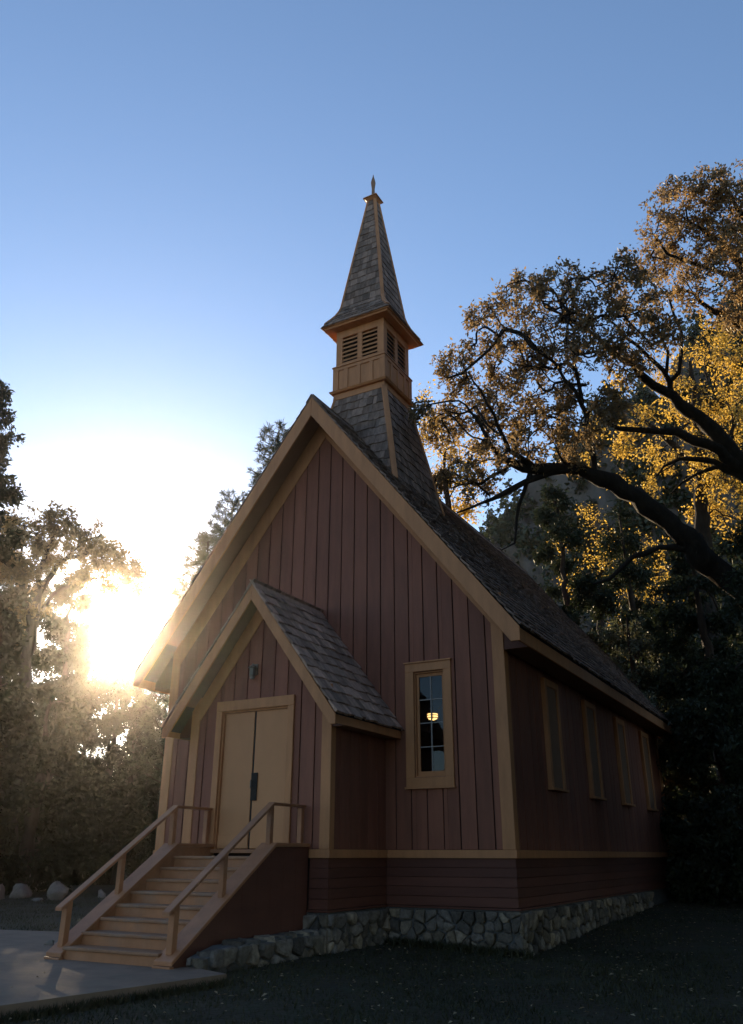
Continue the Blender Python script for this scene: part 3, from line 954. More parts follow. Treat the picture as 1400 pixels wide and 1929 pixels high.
yF = SY0 - 0.07
for s in (1, -1):
    # closed side panel in vertical boards
    dxl = 0.0 if s > 0 else 0.11       # the flight sits a little right of the door axis
    x0, x1 = s * 1.155 + dxl, s * (HS + .002) + dxl
    a, b = sorted((x0, x1))
    ys = list(np.linspace(yF + .06, -PD - .03, 10))
    for y0, y1 in zip(ys[:-1], ys[1:]):
        y1 -= .004
        zb0 = -1.46
        pl_ = [(a, y0, zb0), (a, y1, zb0), (a, y1, capz(y1) - .06)]
        if y0 < SY1 + .02 < y1: pl_.append((a, SY1 + .02, capz(SY1 + .02) - .06))
        pl_.append((a, y0, capz(y0) - .06))
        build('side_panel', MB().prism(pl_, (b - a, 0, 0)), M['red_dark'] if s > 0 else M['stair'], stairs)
        if s > 0:   # inner face of the same side is painted like the treads
            build('side_panel', MB().prism([(HS - .016, p[1], p[2] - .002) for p in pl_], (.015, 0, 0)), M['stair'], stairs)
    c = s * 1.04 + dxl
    ya = SY1 + .02
    nv = np.array([0, -0.655, 1.0]); nv /= np.linalg.norm(nv)
    build('side_cap', MB().prism([(c - .15, yF, capz(yF)), (c + .15, yF, capz(yF)), (c + .15, yF, capz(yF) - .055), (c - .15, yF, capz(yF) - .055)], (0, ya - yF, capz(ya) - capz(yF))), M['stair'], stairs, bevel=.006)
    build('side_cap', MB().box(c - .15, c + .15, ya + .001, -PD - .026, capz(0) - .055, capz(0)), M['stair'], stairs, bevel=.006)
    build('side_cap_end', MB().box(c - .15, c + .15, yF - .03, yF + .05, capz(yF) - .12, capz(yF) - .056), M['stair'], stairs, bevel=.005)
    build('newel_foot', MB().box(c - .115, c + .115, yF, yF + .14, -1.44, capz(yF) - .121), M['stair'], stairs)
    # posts and hand rail
    rail_h = 0.575
    for y, t in ((yF + .14, .10), (-3.98, .085), (-2.91, .085), (-2.06, .085)):
        zb = capz(y) - .03
        zt_ = capz(max(y, yF)) + rail_h - .04
        build('post', MB().box(c - t / 2, c + t / 2, y - t / 2, y + t / 2, zb, zt_), M['stair'], stairs, bevel=.006)
    ra, rb_ = yF - .02, SY1 + .05
    build('handrail', MB().prism([(c - .065, ra, capz(ra) + rail_h), (c + .065, ra, capz(ra) + rail_h), (c + .065, ra, capz(ra) + rail_h - .05), (c - .065, ra, capz(ra) + rail_h - .05)],
                                 (0, rb_ - ra, capz(rb_) - capz(ra) + .02)), M['stair'], stairs, bevel=.008)
    build('handrail', MB().box(c - .05, c + .05, rb_ + .001, -PD - .03, capz(0) + rail_h - .03, capz(0) + rail_h + .012), M['stair'], stairs, bevel=.006)

# ------------------------------------------------------------------ low rubble wall beside the stairs
lw = thing('stone_wall', 'low grey rubble stone kerb along the right side of the stairs', 'stone wall', (1.45, -3.3, -1.48))
mb = MB().prism([(1.19, -4.75, -1.7), (1.19, -4.75, -1.30), (1.19, -4.3, -1.20), (1.19, -2.04, -1.16), (1.19, -2.04, -1.7)], (.30, 0, 0))
build('mortar_core', mb, M['mortar'], lw)
rubble(lw, (1.49, -4.72, 0), (0, 1, 0), (1, 0, 0), 2.68, -1.62, -1.19, 0.21, 31, (0.04, 0.09))
rubble(lw, (1.19, -4.75, 0), (1, 0, 0), (0, -1, 0), 0.33, -1.62, -1.29, 0.17, 33, (0.04, 0.09))
rg = random.Random(4)
y = -4.72
while y < -2.1:
    w = rg.uniform(.2, .4)
    z = -1.22 if y > -4.4 else -1.31
    mb = MB()
    pts = []
    for k in range(7):
        a = 2 * math.pi * k / 7 + rg.uniform(-.2, .2)
        pts.append((1.36 + .20 * math.cos(a) * rg.uniform(.85, 1.05), y + w / 2 + w * .5 * math.sin(a) * rg.uniform(.85, 1.05)))
    V = [(p[0], p[1], z) for p in pts] + [((p[0] - 1.36) * .85 + 1.36, (p[1] - y - w / 2) * .85 + y + w / 2, z + rg.uniform(.05, .085)) for p in pts]
    F = [tuple(range(7, 14))] + [(i, (i + 1) % 7, 7 + (i + 1) % 7, 7 + i) for i in range(7)]
    build('stone', MB().add(V, F), M['stone'], lw)
    y += w

# ------------------------------------------------------------------ lamps
wl = thing('wall_lantern', 'small lantern fixed on the porch gable above the double door', 'lantern', (-0.13, -PD - .09, 2.93))
lx, ly, lz = -0.13, -PD - .10, 2.90
build('bracket', MB().box(lx - .05, lx + .05, -PD - .022, -PD + .001, lz + .05, lz + .25).box(lx - .012, lx + .012, ly - .01, -PD - .022, lz + .20, lz + .224), M['steel'], wl)
build('body', MB().lathe((lx, ly, lz), [(.03, 0), (.055, .02), (.06, .16), (.085, .17), (.02, .225), (.012, .25)], 8), M['steel'], wl)
build('lens', MB().lathe((lx, ly, lz - .04), [(.018, 0), (.045, .02), (.045, .039)], 8), M['muntin'], wl)

pd = thing('pendant_lamp', 'lit brass pendant lamp hanging behind the front window', 'lamp', (1.11, 3.0, 2.75))
px, py, pz = 1.105, 3.0, 2.74
build('rod', MB().lathe((px, py, pz + .26), [(.008, 0), (.008, 4.6)], 6), M['brass'], pd)
build('shade', MB().lathe((px, py, pz + .10), [(.125, 0), (.125, .02), (.10, .07), (.055, .12), (.03, .17)], 16), M['brass'], pd)
for dz, r in ((0.055, .125), (0.0, .12)):
    build('band', MB().lathe((px, py, pz + dz), [(r, 0), (r + .006, .008), (r, .016)], 16), M['brass'], pd)
build('globe', MB().lathe((px, py, pz - .04), [(.03, 0), (.10, .03), (.115, .07), (.118, .12), (.10, .16), (.07, .2)], 16), M['lamp'], pd)
for k in range(4):
    a = k * math.pi / 2 + .5
    build('rib', MB().beam((px + .128 * math.cos(a), py + .128 * math.sin(a), pz - .03), (px + .128 * math.cos(a), py + .128 * math.sin(a), pz + .12), .012, .012, (math.cos(a), math.sin(a), 0)), M['brass'], pd)

# ------------------------------------------------------------------ trees
def catmull(pts, rad, step):
    P = [np.array(p, float) for p in pts]
    P = [2 * P[0] - P[1]] + P + [2 * P[-1] - P[-2]]
    R = [rad[0]] + list(rad) + [rad[-1]]
    op, orr = [], []
    for i in range(1, len(P) - 2):
        n = max(1, int(np.linalg.norm(P[i + 1] - P[i]) / step))
        for k in range(n):
            t = k / n
            a, b, c, d = P[i - 1], P[i], P[i + 1], P[i + 2]
            op.append(0.5 * (2 * b + (c - a) * t + (2 * a - 5 * b + 4 * c - d) * t * t + (3 * b - a - 3 * c + d) * t ** 3))
            orr.append(R[i] + (R[i + 1] - R[i]) * t)
    op.append(P[-2]); orr.append(R[-2])
    return op, orr


class Tree:
    def __init__(self, seed, cap=60000):
        self.p = np.zeros((cap, 3)); self.d = np.zeros((cap, 3)); self.par = np.full(cap, -1, int); self.fr = np.zeros(cap); self.n = 0
        self.g = np.random.default_rng(seed)

    def node(self, p, par, fr=0.0):
        i = self.n
        self.p[i] = p; self.par[i] = par; self.fr[i] = fr
        if par >= 0:
            d = p - self.p[par]
            l = np.linalg.norm(d)
            self.d[i] = d / l if l > 1e-6 else self.d[par]
        else:
            self.d[i] = (0, 0, 1)
        self.n += 1
        return i

    def limb(self, pts, rad, step=0.4, jit=0.03, root=False):
        op, orr = catmull(pts, rad, step)
        par = -1
        if not root and self.n:
            par = int(np.argmin(((self.p[:self.n] - op[0]) ** 2).sum(1)))
        for k, (q, r) in enumerate(zip(op, orr)):
            q = q + self.g.normal(0, 1, 3) * jit * min(1, 0.3 + k * .3)
            par = self.node(q, par, r)
        return par

    def grow(self, att, seg=0.35, bend=0.25, curl=0.05, back=1.2, maxd=99):
        n0 = self.n
        dm = np.array([((self.p[:n0] - a) ** 2).sum(1).min() for a in att])
        for i in np.argsort(dm):
            a = att[i]
            v = a - self.p[:self.n]
            dist = np.sqrt((v ** 2).sum(1)) + 1e-6
            cosa = (v * self.d[:self.n]).sum(1) / dist
            j = int(np.argmin(dist * (1 + back * (1 - cosa))))
            L = dist[j]
            if L < 0.08 or L > maxd: continue
            p0 = self.p[j].copy()
            p1 = p0 + self.d[j] * L * bend + np.array([0, 0, 0.05 * L])
            m = max(2, int(L / seg) + 1)
            par = j
            for k in range(1, m + 1):
                t = k / m
                q = (1 - t) ** 2 * p0 + 2 * t * (1 - t) * p1 + t * t * a + (self.g.normal(0, 1, 3) * curl * L * .25 if k < m else 0)
                par = self.node(q, par)

    def radii(self, tip=0.007, e=2.3):
        n = self.n
        acc = np.zeros(n)
        r = np.zeros(n)
        self.kids = np.zeros(n, int)
        for i in range(n - 1, -1, -1):
            r[i] = max(tip, acc[i] ** (1 / e)) if acc[i] > 0 else tip
            r[i] = max(r[i], self.fr[i])
            q = self.par[i]
            if q >= 0:
                acc[q] += min(r[i], 0.25) ** e if self.fr[i] == 0 else 0
                self.kids[q] += 1
        self.r = r
        return r

    def wood(self, name):
        n = self.n
        r = self.r
        main = np.full(n, -1, int)
        for i in range(1, n):
            q = self.par[i]
            if q >= 0 and (main[q] < 0 or r[i] > r[main[q]]): main[q] = i
        V, T = [], []
        off = 0
        for i in range(n):
            q = self.par[i]
            if q >= 0 and main[q] == i: continue
            ch = [q] if q >= 0 else []
            j = i
            while j >= 0:
                ch.append(j); j = main[j]
            if len(ch) < 2: continue
            pts = self.p[ch]
            rr = r[ch].copy()
            if q >= 0: rr[0] = min(rr[0], rr[1] * 1.15)
            k = 10 if rr.max() > .12 else (6 if rr.max() > .035 else 3)
            tg = np.gradient(pts, axis=0)
            tg /= np.linalg.norm(tg, axis=1)[:, None] + 1e-9
            ref = np.array([0.3, 0.9, 0.2]) if abs(tg[0] @ np.array([0.3, 0.9, 0.2])) < .85 else np.array([1.0, 0, 0.1])
            s = np.cross(tg, ref); s /= np.linalg.norm(s, axis=1)[:, None] + 1e-9
            b = np.cross(tg, s)
            an = np.arange(k) * 2 * math.pi / k
            ring = pts[:, None, :] + rr[:, None, None] * (np.cos(an)[None, :, None] * s[:, None, :] + np.sin(an)[None, :, None] * b[:, None, :])
            if k == 10:
                lump = 1 + .10 * self.g.normal(0, 1, (len(ch), 1)) + .07 * self.g.normal(0, 1, (len(ch), k))
                ring = pts[:, None, :] + (ring - pts[:, None, :]) * lump[:, :, None]
            m = len(ch)
            idx = off + np.arange(m * k).reshape(m, k)
            nx = np.roll(idx, -1, axis=1)
            T.append(np.stack([idx[:-1].ravel(), nx[:-1].ravel(), nx[1:].ravel(), idx[1:].ravel()], 1))
            V.append(ring.reshape(-1, 3)); off += m * k
        return fast_mesh(name, np.concatenate(V), np.concatenate(T))

    def anchors(self, rmax=0.013):
        i = np.where(self.r[:self.n] <= rmax)[0]
        return self.p[i], self.d[i]


def leaves(name, pos, dr, per, length, width, spread, g, droop=0.2, along=0.6, tint_pow=1.0, fold=0.25):
    """little folded leaves scattered round anchor points"""
    n = len(pos) * per
    ip = np.repeat(np.arange(len(pos)), per)
    c = pos[ip] + g.normal(0, 1, (n, 3)) * spread
    ax = g.normal(0, 1, (n, 3)) + dr[ip] * along
    ax[:, 2] -= droop
    ax /= np.linalg.norm(ax, axis=1)[:, None]
    sd = np.cross(ax, g.normal(0, 1, (n, 3)))
    sd /= np.linalg.norm(sd, axis=1)[:, None] + 1e-9
    nn = np.cross(sd, ax)
    L = length * g.uniform(0.5, 1.4, n)[:, None]
    Wd = width * g.uniform(0.7, 1.2, n)[:, None]
    b = c
    t = c + ax * L
    m = c + ax * L * 0.45
    l = m + sd * Wd * .5 + nn * Wd * fold
    r = m - sd * Wd * .5 + nn * Wd * fold
    V = np.stack([b, l, t, r], 1).reshape(-1, 3)
    k = np.arange(n) * 4
    T = np.concatenate([np.stack([k, k + 2, k + 1], 1), np.stack([k, k + 3, k + 2], 1)])
    base = g.uniform(0, 1, len(pos))[ip] * .5 + g.uniform(0, 1, n) * .5
    tint = np.repeat(np.clip(base, 0, 1) ** tint_pow, 4)
    return fast_mesh(name, V, T, tint)


def blob_points(blobs, n, g, shell=0.55, zs=1.0):
    """n points in a set of balls given as (centre, radius)"""
    w = np.array([b[1] ** 2.2 for b in blobs]); w /= w.sum()
    cnt = g.multinomial(n, w)
    out = []
    for (c, r), k in zip(blobs, cnt):
        v = g.normal(0, 1, (k, 3)); v /= np.linalg.norm(v, axis=1)[:, None]
        rad = r * (shell + (1 - shell) * g.uniform(0, 1, k)) * g.uniform(.75, 1.1, k)
        v[:, 2] *= zs
        out.append(c + v * rad[:, None])
    return np.concatenate(out)


def pxb(lst, dist, jit=0.0, g=None):
    """(u, v, radius_px[, distance]) sight-line balls"""
    out = []
    for b in lst:
        d = b[3] if len(b) > 3 else dist + (g.uniform(-jit, jit) if g is not None else 0)
        out.append((at(b[0], b[1], d), b[2] * d / FPX))
    return out


def finish(t, name, label, cat, base, bark, leafmat, per, ln, wd, spread, group=None, rmax=.013, droop=.2, tip=.007, along=.6, keep=1.0, e=2.3):
    t.radii(tip, e)
    root = thing(name, label, cat, base, group)
    me = t.wood('trunk')
    link('trunk', me, M[bark], root, smooth=True)
    ap, ad = t.anchors(rmax)
    if keep < 1:
        q = t.g.uniform(0, 1, len(ap)) < keep
        ap, ad = ap[q], ad[q]
    me = leaves('crown', ap, ad, per, ln, wd, spread, t.g, droop, along)
    link('crown', me, M[leafmat], root)
    return root, len(ap) * per


def gp(u, v, dist):
    q = at(u, v, dist)
    q[2] = float(gz(q[0], q[1]))
    return q


NL = {}
# --- 1 the big spreading oak on the right, limbs reaching over the roof
t = Tree(101)
D = 24.0
b0 = gp(1475, 1300, D) - P3(0, 0, .3)
fork = at(1445, 1150, D)
t.limb([b0, (b0 * .6 + fork * .4) + P3(.15, 0, 0), fork], [.75, .60, .55], root=True)
A = [(1445, 1150, 24), (1395, 1110, 23.8), (1330, 1055, 23.4), (1290, 1010, 23), (1240, 968, 22.6), (1180, 925, 22.2), (1110, 893, 21.8), (1040, 884, 21.4), (990, 880, 21), (950, 868, 20.8), (925, 838, 20.6), (905, 800, 20.5), (880, 765, 20.4)]
AR = [.50, .47, .43, .39, .34, .29, .25, .22, .17, .12, .09, .065, .04]
LM = [
    (A, AR),
    ([(1045, 886, 21.4), (985, 908, 21), (930, 936, 20.7), (890, 957, 20.4), (862, 962, 20.2)], [.15, .10, .07, .05, .025]),
    ([(1000, 890, 21.1), (986, 930, 21), (976, 980, 21), (974, 1022, 20.9), (946, 1034, 20.8)], [.10, .07, .055, .04, .02]),
    ([(1290, 1035, 23), (1245, 1034, 22.8), (1195, 1052, 22.6), (1150, 1092, 22.4), (1120, 1102, 22.3)], [.16, .12, .09, .06, .03]),
    ([(1120, 893, 21.9), (1112, 830, 22), (1098, 760, 22), (1068, 714, 21.9), (1046, 687, 21.8), (1020, 664, 21.6), (990, 632, 21.4)], [.11, .10, .085, .07, .055, .045, .03]),
    ([(1098, 760, 22), (1087, 705, 22.1), (1081, 656, 22.2), (1086, 621, 22.3), (1063, 597, 22.3), (1050, 556, 22.4)], [.08, .065, .05, .04, .03, .02]),
    ([(1010, 884, 21.1), (962, 845, 20.6), (940, 800, 20.3), (905, 740, 20), (880, 700, 19.9)], [.10, .08, .06, .04, .02]),
]
# limb B family, rising higher, from the same fork
F2 = [(1445, 1150, 24), (1450, 1010, 24.2), (1420, 905, 24.1), (1384, 857, 24), (1331, 798, 23.8), (1297, 773, 23.6), (1263, 747, 23.5), (1229, 727, 23.3), (1208, 704, 23.2), (1176, 674, 23), (1144, 654, 22.8), (1110, 624, 22.6), (1088, 612, 22.5)]
LM += [
    (F2, [.48, .44, .40, .34, .28, .25, .22, .17, .14, .11, .08, .055, .035]),
    ([(1263, 747, 23.5), (1261, 720, 23.5), (1249, 697, 23.4), (1222, 670, 23.3), (1185, 638, 23.2), (1162, 619, 23.1), (1135, 592, 23)], [.12, .11, .09, .075, .06, .045, .03]),
    ([(1261, 720, 23.5), (1277, 699, 23.6), (1283, 663, 23.8), (1281, 626, 24), (1270, 590, 24.1), (1258, 562, 24.2), (1238, 544, 24.2)], [.09, .085, .075, .06, .05, .04, .025]),
    ([(1256, 705, 23.4), (1261, 663, 23.5), (1245, 640, 23.4), (1226, 610, 23.4), (1190, 592, 23.4), (1155, 560, 23.3)], [.07, .06, .05, .04, .03, .02]),
    ([(1400, 885, 24.1), (1352, 850, 23.6), (1309, 830, 23.3), (1274, 814, 23.1), (1240, 807, 22.9), (1199, 806, 22.7), (1169, 805, 22.6), (1142, 791, 22.4)], [.24, .19, .16, .14, .12, .10, .08, .05]),
    ([(1415, 910, 24.1), (1347, 873, 23.9), (1304, 866, 23.7), (1277, 866, 23.6), (1254, 878, 23.5), (1238, 895, 23.4)], [.16, .12, .09, .07, .05, .03]),
    ([(1360, 876, 23.9), (1318, 890, 23.8), (1285, 905, 23.7), (1262, 930, 23.7)], [.09, .06, .04, .02]),
]
for pts, rr in LM:
    t.limb([at(*p) for p in pts], [q * .74 for q in rr], step=.3, jit=.035)
bl = pxb([(868, 690, 52), (915, 615, 52), (985, 562, 58), (1048, 545, 50), (1115, 550, 55), (1178, 515, 42), (882, 765, 58), (955, 690, 66), (1048, 640, 75), (1130, 625, 66), (950, 785, 66), (1040, 745, 64), (832, 800, 44), (795, 775, 26), (862, 885, 46), (828, 905, 30), (930, 855, 56), (1012, 830, 54), (1200, 560, 55), (1232, 620, 52), (1088, 830, 54), (905, 930, 34), (1150, 760, 40), (1180, 690, 46)], 21.6, 1.4, t.g)
att = blob_points(bl, 1500, t.g)
t.grow(att, maxd=6)
r_, NL['oak'] = finish(t, 'oak_tree', 'big spreading oak on the right, its bare arching limb reaching over the chapel roof', 'tree', b0, 'bark', 'leaf_oak', 20, .12, .062, .08, droop=.3, tip=.009, keep=.68)

# --- 2 taller oak whose crown tops the right edge
t = Tree(202)
b0 = gp(1560, 1300, 28) - P3(0, 0, .3)
t.limb([b0, at(1530, 1000, 28), at(1490, 720, 28)], [.6, .5, .4], root=True)
for pts, rr in [
    ([(1490, 720, 28), (1440, 640, 27.6), (1400, 608, 27.3), (1373, 597, 27), (1343, 587, 26.8), (1320, 571, 26.6), (1304, 555, 26.5), (1277, 546, 26.4)], [.3, .2, .15, .12, .10, .07, .05, .03]),
    ([(1490, 720, 28), (1450, 560, 27.8), (1400, 500, 27.6), (1350, 455, 27.4), (1310, 420, 27.2), (1280, 400, 27.1)], [.3, .2, .13, .09, .06, .03]),
    ([(1450, 560, 27.8), (1420, 440, 27.8), (1380, 380, 27.7), (1350, 330, 27.6)], [.15, .1, .06, .03]),
    ([(1470, 640, 28), (1420, 540, 27.4), (1370, 520, 27.2), (1310, 500, 27), (1260, 480, 26.8), (1235, 440, 26.7)], [.16, .12, .09, .06, .04, .02])]:
    t.limb([at(*p) for p in pts], rr)
bl = pxb([(1335, 350, 46), (1275, 385, 50), (1385, 400, 60), (1318, 455, 62), (1240, 425, 34), (1390, 500, 60), (1235, 500, 40), (1300, 540, 46), (1395, 600, 46), (1440, 440, 70), (1460, 560, 70), (1430, 340, 40)], 27.3, 1.6, t.g)
t.grow(blob_points(bl, 950, t.g), maxd=7)
r_, NL['oak2'] = finish(t, 'oak_tree', 'tallest autumn oak, its brown crown rising highest at the right edge', 'tree', b0, 'bark', 'leaf_oak2', 20, .13, .068, .09, droop=.3, keep=.55)

# --- 3 golden trees behind the oak limbs
t = Tree(303)
b0 = gp(1330, 1300, 36)
t.limb([b0, at(1330, 1100, 36), at(1320, 900, 36), at(1310, 760, 36), at(1300, 680, 36)], [.4, .33, .25, .15, .07], root=True)
t.limb([at(1320, 930, 36), at(1370, 850, 35.6), at(1390, 760, 35.4)], [.2, .14, .06])
t.limb([at(1320, 900, 36), at(1260, 830, 35.8), at(1210, 790, 35.6)], [.18, .12, .05])
bl = pxb([(1255, 705, 42), (1335, 650, 52), (1390, 690, 60), (1205, 790, 40), (1300, 770, 66), (1375, 790, 66), (1245, 860, 46), (1335, 880, 62), (1400, 890, 60), (1420, 780, 60), (1340, 960, 50), (1410, 980, 50), (1160, 720, 22), (1175, 835, 40), (1125, 800, 30), (1105, 870, 30), (1215, 925, 36), (1160, 905, 26)], 36, 1.8, t.g)
t.grow(blob_points(bl, 1350, t.g, .35), maxd=7, seg=.5)
r_, NL['gold'] = finish(t, 'golden_tree', 'sunlit golden-leaved tree glowing behind the dark oak limbs', 'tree', b0, 'bark', 'leaf_gold', 13, .13, .08, .13, keep=.42)

t = Tree(304)
b0 = gp(1130, 1300, 40)
t.limb([b0, at(1130, 1150, 40), at(1140, 1060, 40), at(1145, 990, 40)], [.2, .16, .1, .04], root=True)
bl = pxb([(1110, 970, 26), (1060, 1020, 26), (1140, 1040, 46), (1220, 1040, 46), (1190, 1120, 46), (1090, 1100, 40), (1260, 1100, 44), (1180, 1200, 40), (1250, 1210, 40)], 40, 1.8, t.g)
t.grow(blob_points(bl, 700, t.g, .35), maxd=7, seg=.5)
r_, NL['gold2'] = finish(t, 'golden_tree', 'lower yellow-green tree glinting through the dark evergreens right of the roof', 'tree', b0, 'bark', 'leaf_gold', 5, .13, .085, .22, keep=.5)

t = Tree(305)  # separate tree added in place of backlit leaves of the big oak
b0 = gp(845, 1300, 30)
t.limb([b0, at(845, 1100, 30), at(842, 950, 30), at(838, 850, 30)], [.2, .16, .1, .04], root=True)
bl = pxb([(815, 790, 24), (850, 850, 34), (830, 905, 36), (880, 900, 34), (870, 960, 30), (800, 830, 24), (905, 850, 26), (800, 745, 14)], 30, 1.2, t.g)
t.grow(blob_points(bl, 330, t.g, .35), maxd=5, seg=.4)
r_, NL['gold3'] = finish(t, 'golden_tree', 'small tree added for golden backlit oak leaves just right of the steeple base', 'tree', b0, 'bark', 'leaf_gold', 7, .12, .08, .2)

# --- 4 dark evergreens between oak and roof, and at the right edge
def evergreen(seed, u, dist, vtop, vbase, wpx, label, n=700, per=16, ln=.16, wd=.07, mat='leaf_dark', lean=0, sh=.3, group='dark evergreens right of the chapel', name='evergreen_tree', full=.75, fpow=.8, spread=.17, nb=46):
    t = Tree(seed)
    g = t.g
    top = at(u + lean, vtop, dist)
    b = gp(u, 1500, dist)
    b[0], b[1] = top[0] - lean * dist / FPX, top[1]
    b[2] = float(gz(b[0], b[1]))
    t.limb([b, b * .5 + top * .5 + P3(.1, .1, 0), top], [.30, .18, .03], root=True, jit=.04)
    Hh = top[2] - b[2]
    wr = wpx * dist / FPX
    low = at(u, vbase, dist)[2]
    bl = []
    for k in range(nb):
        f = g.uniform(0, 1) ** fpow
        z = low + (top[2] - low) * f
        rr = wr * (1 - f) ** full * g.uniform(.35, 1.0) + .15
        a = g.uniform(0, 2 * math.pi)
        ce = b + (top - b) * ((z - b[2]) / Hh)
        bl.append((ce + P3(math.cos(a) * rr, math.sin(a) * rr, 0), wr * g.uniform(.22, .40) * (1.1 - .6 * f)))
    t.grow(blob_points(bl, n, g, sh, .7), maxd=9, seg=.45, back=.5)
    r_, k = finish(t, name, label, 'tree', b, 'bark_pine', mat, int(per * 1.9), ln, wd, spread * .62, group, droop=.5, keep=.55)
    NL[label] = k
    return r_


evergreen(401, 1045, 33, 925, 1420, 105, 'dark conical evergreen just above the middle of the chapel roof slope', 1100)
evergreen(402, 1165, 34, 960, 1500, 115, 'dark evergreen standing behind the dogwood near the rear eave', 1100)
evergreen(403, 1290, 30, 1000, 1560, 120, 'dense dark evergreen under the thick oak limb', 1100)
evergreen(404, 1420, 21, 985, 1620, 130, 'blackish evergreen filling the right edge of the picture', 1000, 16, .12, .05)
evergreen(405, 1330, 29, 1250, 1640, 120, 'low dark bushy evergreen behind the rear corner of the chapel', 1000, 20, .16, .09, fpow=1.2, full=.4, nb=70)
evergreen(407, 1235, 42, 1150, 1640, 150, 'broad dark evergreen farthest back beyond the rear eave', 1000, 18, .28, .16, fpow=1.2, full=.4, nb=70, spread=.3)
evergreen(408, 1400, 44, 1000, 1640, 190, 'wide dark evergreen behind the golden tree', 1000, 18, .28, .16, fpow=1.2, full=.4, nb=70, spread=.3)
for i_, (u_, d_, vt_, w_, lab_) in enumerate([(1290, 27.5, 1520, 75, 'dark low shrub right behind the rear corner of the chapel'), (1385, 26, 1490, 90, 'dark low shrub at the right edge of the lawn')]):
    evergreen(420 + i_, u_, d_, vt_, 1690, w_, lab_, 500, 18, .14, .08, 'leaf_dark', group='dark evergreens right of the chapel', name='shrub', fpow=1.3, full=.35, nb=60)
evergreen(406, 1180, 30, 1170, 1420, 90, 'pale-leaved dogwood glinting above the far end of the roof', 600, 10, .10, .07, 'leaf_mid', name='dogwood_tree', group=None, full=.5)

# --- 5 trees to the left, against the sun
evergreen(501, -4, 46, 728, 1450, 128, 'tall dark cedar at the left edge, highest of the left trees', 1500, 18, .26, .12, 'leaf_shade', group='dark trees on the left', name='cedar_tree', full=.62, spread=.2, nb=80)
t = Tree(502)
D = 36
b0 = gp(35, 1500, D)
t.limb([b0, at(30, 1400, D), at(45, 1280, D), at(62, 1180, D)], [.36, .3, .26, .2], root=True, jit=.04)
for pts, rr in [
    ([(62, 1180), (72, 1120), (110, 1065), (150, 1045), (200, 1040), (240, 1060)], [.18, .14, .10, .07, .045, .02]),
    ([(68, 1140), (80, 1060), (110, 1000), (130, 970)], [.12, .09, .06, .03]),
    ([(64, 1170), (100, 1120), (135, 1100), (180, 1090), (215, 1095)], [.12, .08, .06, .04, .02]),
    ([(60, 1190), (40, 1080), (45, 1000)], [.12, .08, .04]),
    ([(110, 1065), (160, 1020), (200, 1010)], [.06, .04, .02])]:
    t.limb([at(u, v, D + (u - 62) * .01) for u, v in pts], rr)
bl = pxb([(115, 985, 38), (160, 1020, 40), (205, 1055, 36), (245, 1080, 26), (90, 1040, 36), (150, 1080, 30), (50, 1000, 40), (40, 1080, 44), (205, 1110, 20), (60, 1150, 30), (20, 1180, 40), (262, 1105, 14)], D, 1.2, t.g)
t.grow(blob_points(bl, 560, t.g, .4), maxd=5, seg=.4)
r_, NL['lo'] = finish(t, 'oak_tree', 'open-branched oak on the left, reaching towards the sun', 'tree', b0, 'bark', 'leaf_left', 22, .18, .10, .11, rmax=.014, keep=.6)
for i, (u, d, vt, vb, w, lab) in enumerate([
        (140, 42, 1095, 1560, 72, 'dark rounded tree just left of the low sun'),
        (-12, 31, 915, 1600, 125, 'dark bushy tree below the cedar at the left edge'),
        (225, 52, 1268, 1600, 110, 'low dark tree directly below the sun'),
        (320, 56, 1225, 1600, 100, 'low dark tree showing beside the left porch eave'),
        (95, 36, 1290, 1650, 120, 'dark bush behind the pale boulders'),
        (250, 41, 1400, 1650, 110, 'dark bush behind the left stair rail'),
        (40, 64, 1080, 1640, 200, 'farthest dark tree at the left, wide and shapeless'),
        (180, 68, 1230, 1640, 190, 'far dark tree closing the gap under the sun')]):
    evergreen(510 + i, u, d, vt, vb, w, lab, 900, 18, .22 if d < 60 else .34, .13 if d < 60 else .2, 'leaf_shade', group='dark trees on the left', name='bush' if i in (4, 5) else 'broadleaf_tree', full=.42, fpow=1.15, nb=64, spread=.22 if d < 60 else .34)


# --- trees added to shade chapel and lawn, right of the frame and behind the viewer
def shade_tree(seed, x, y, h, w, label, per=16, ln=.42, wd=.26):
    t = Tree(seed)
    g = t.g
    b = P3(x, y, float(gz(x, y)) - .1)
    top = b + P3(g.uniform(-.6, .6), g.uniform(-.6, .6), h)
    t.limb([b, b * .5 + top * .5 + P3(.2, -.1, 0), top], [.45, .28, .04], root=True, jit=.05, step=.8)
    bl = []
    for k in range(60):
        f = g.uniform(.12, 1)
        rr = w * (1 - f) ** .5 * g.uniform(.3, 1.0)
        a = g.uniform(0, 6.283)
        bl.append((b + (top - b) * f + P3(math.cos(a) * rr, math.sin(a) * rr, 0), w * g.uniform(.25, .42)))
    t.grow(blob_points(bl, 650, g, .3, .7), maxd=9, seg=.9, back=.5)
    finish(t, 'shade_tree', label, 'tree', b, 'bark_pine', 'leaf_dark', per, ln, wd, .35, 'added shade trees round the clearing', droop=.4)


shade_tree(700, 12.6, 7.0, 18, 3.9, 'dark tree added for shade right of the chapel, next to the oak trunk', 48, .2, .11)
shade_tree(706, 15.5, -4.5, 19, 4.2, 'dark tree added for shade between chapel and viewer, right of the picture', 48, .2, .11)
shade_tree(701, 13.4, 1.0, 20, 4.3, 'dark tree added for shade right of the chapel, beyond the picture edge', 48, .2, .11)
shade_tree(702, 18.0, -6.5, 18, 4.6, 'dark tree added for shade right of the viewer')
shade_tree(703, 17.0, -19.0, 19, 4.8, 'dark tree added for shade behind the viewer on the right')


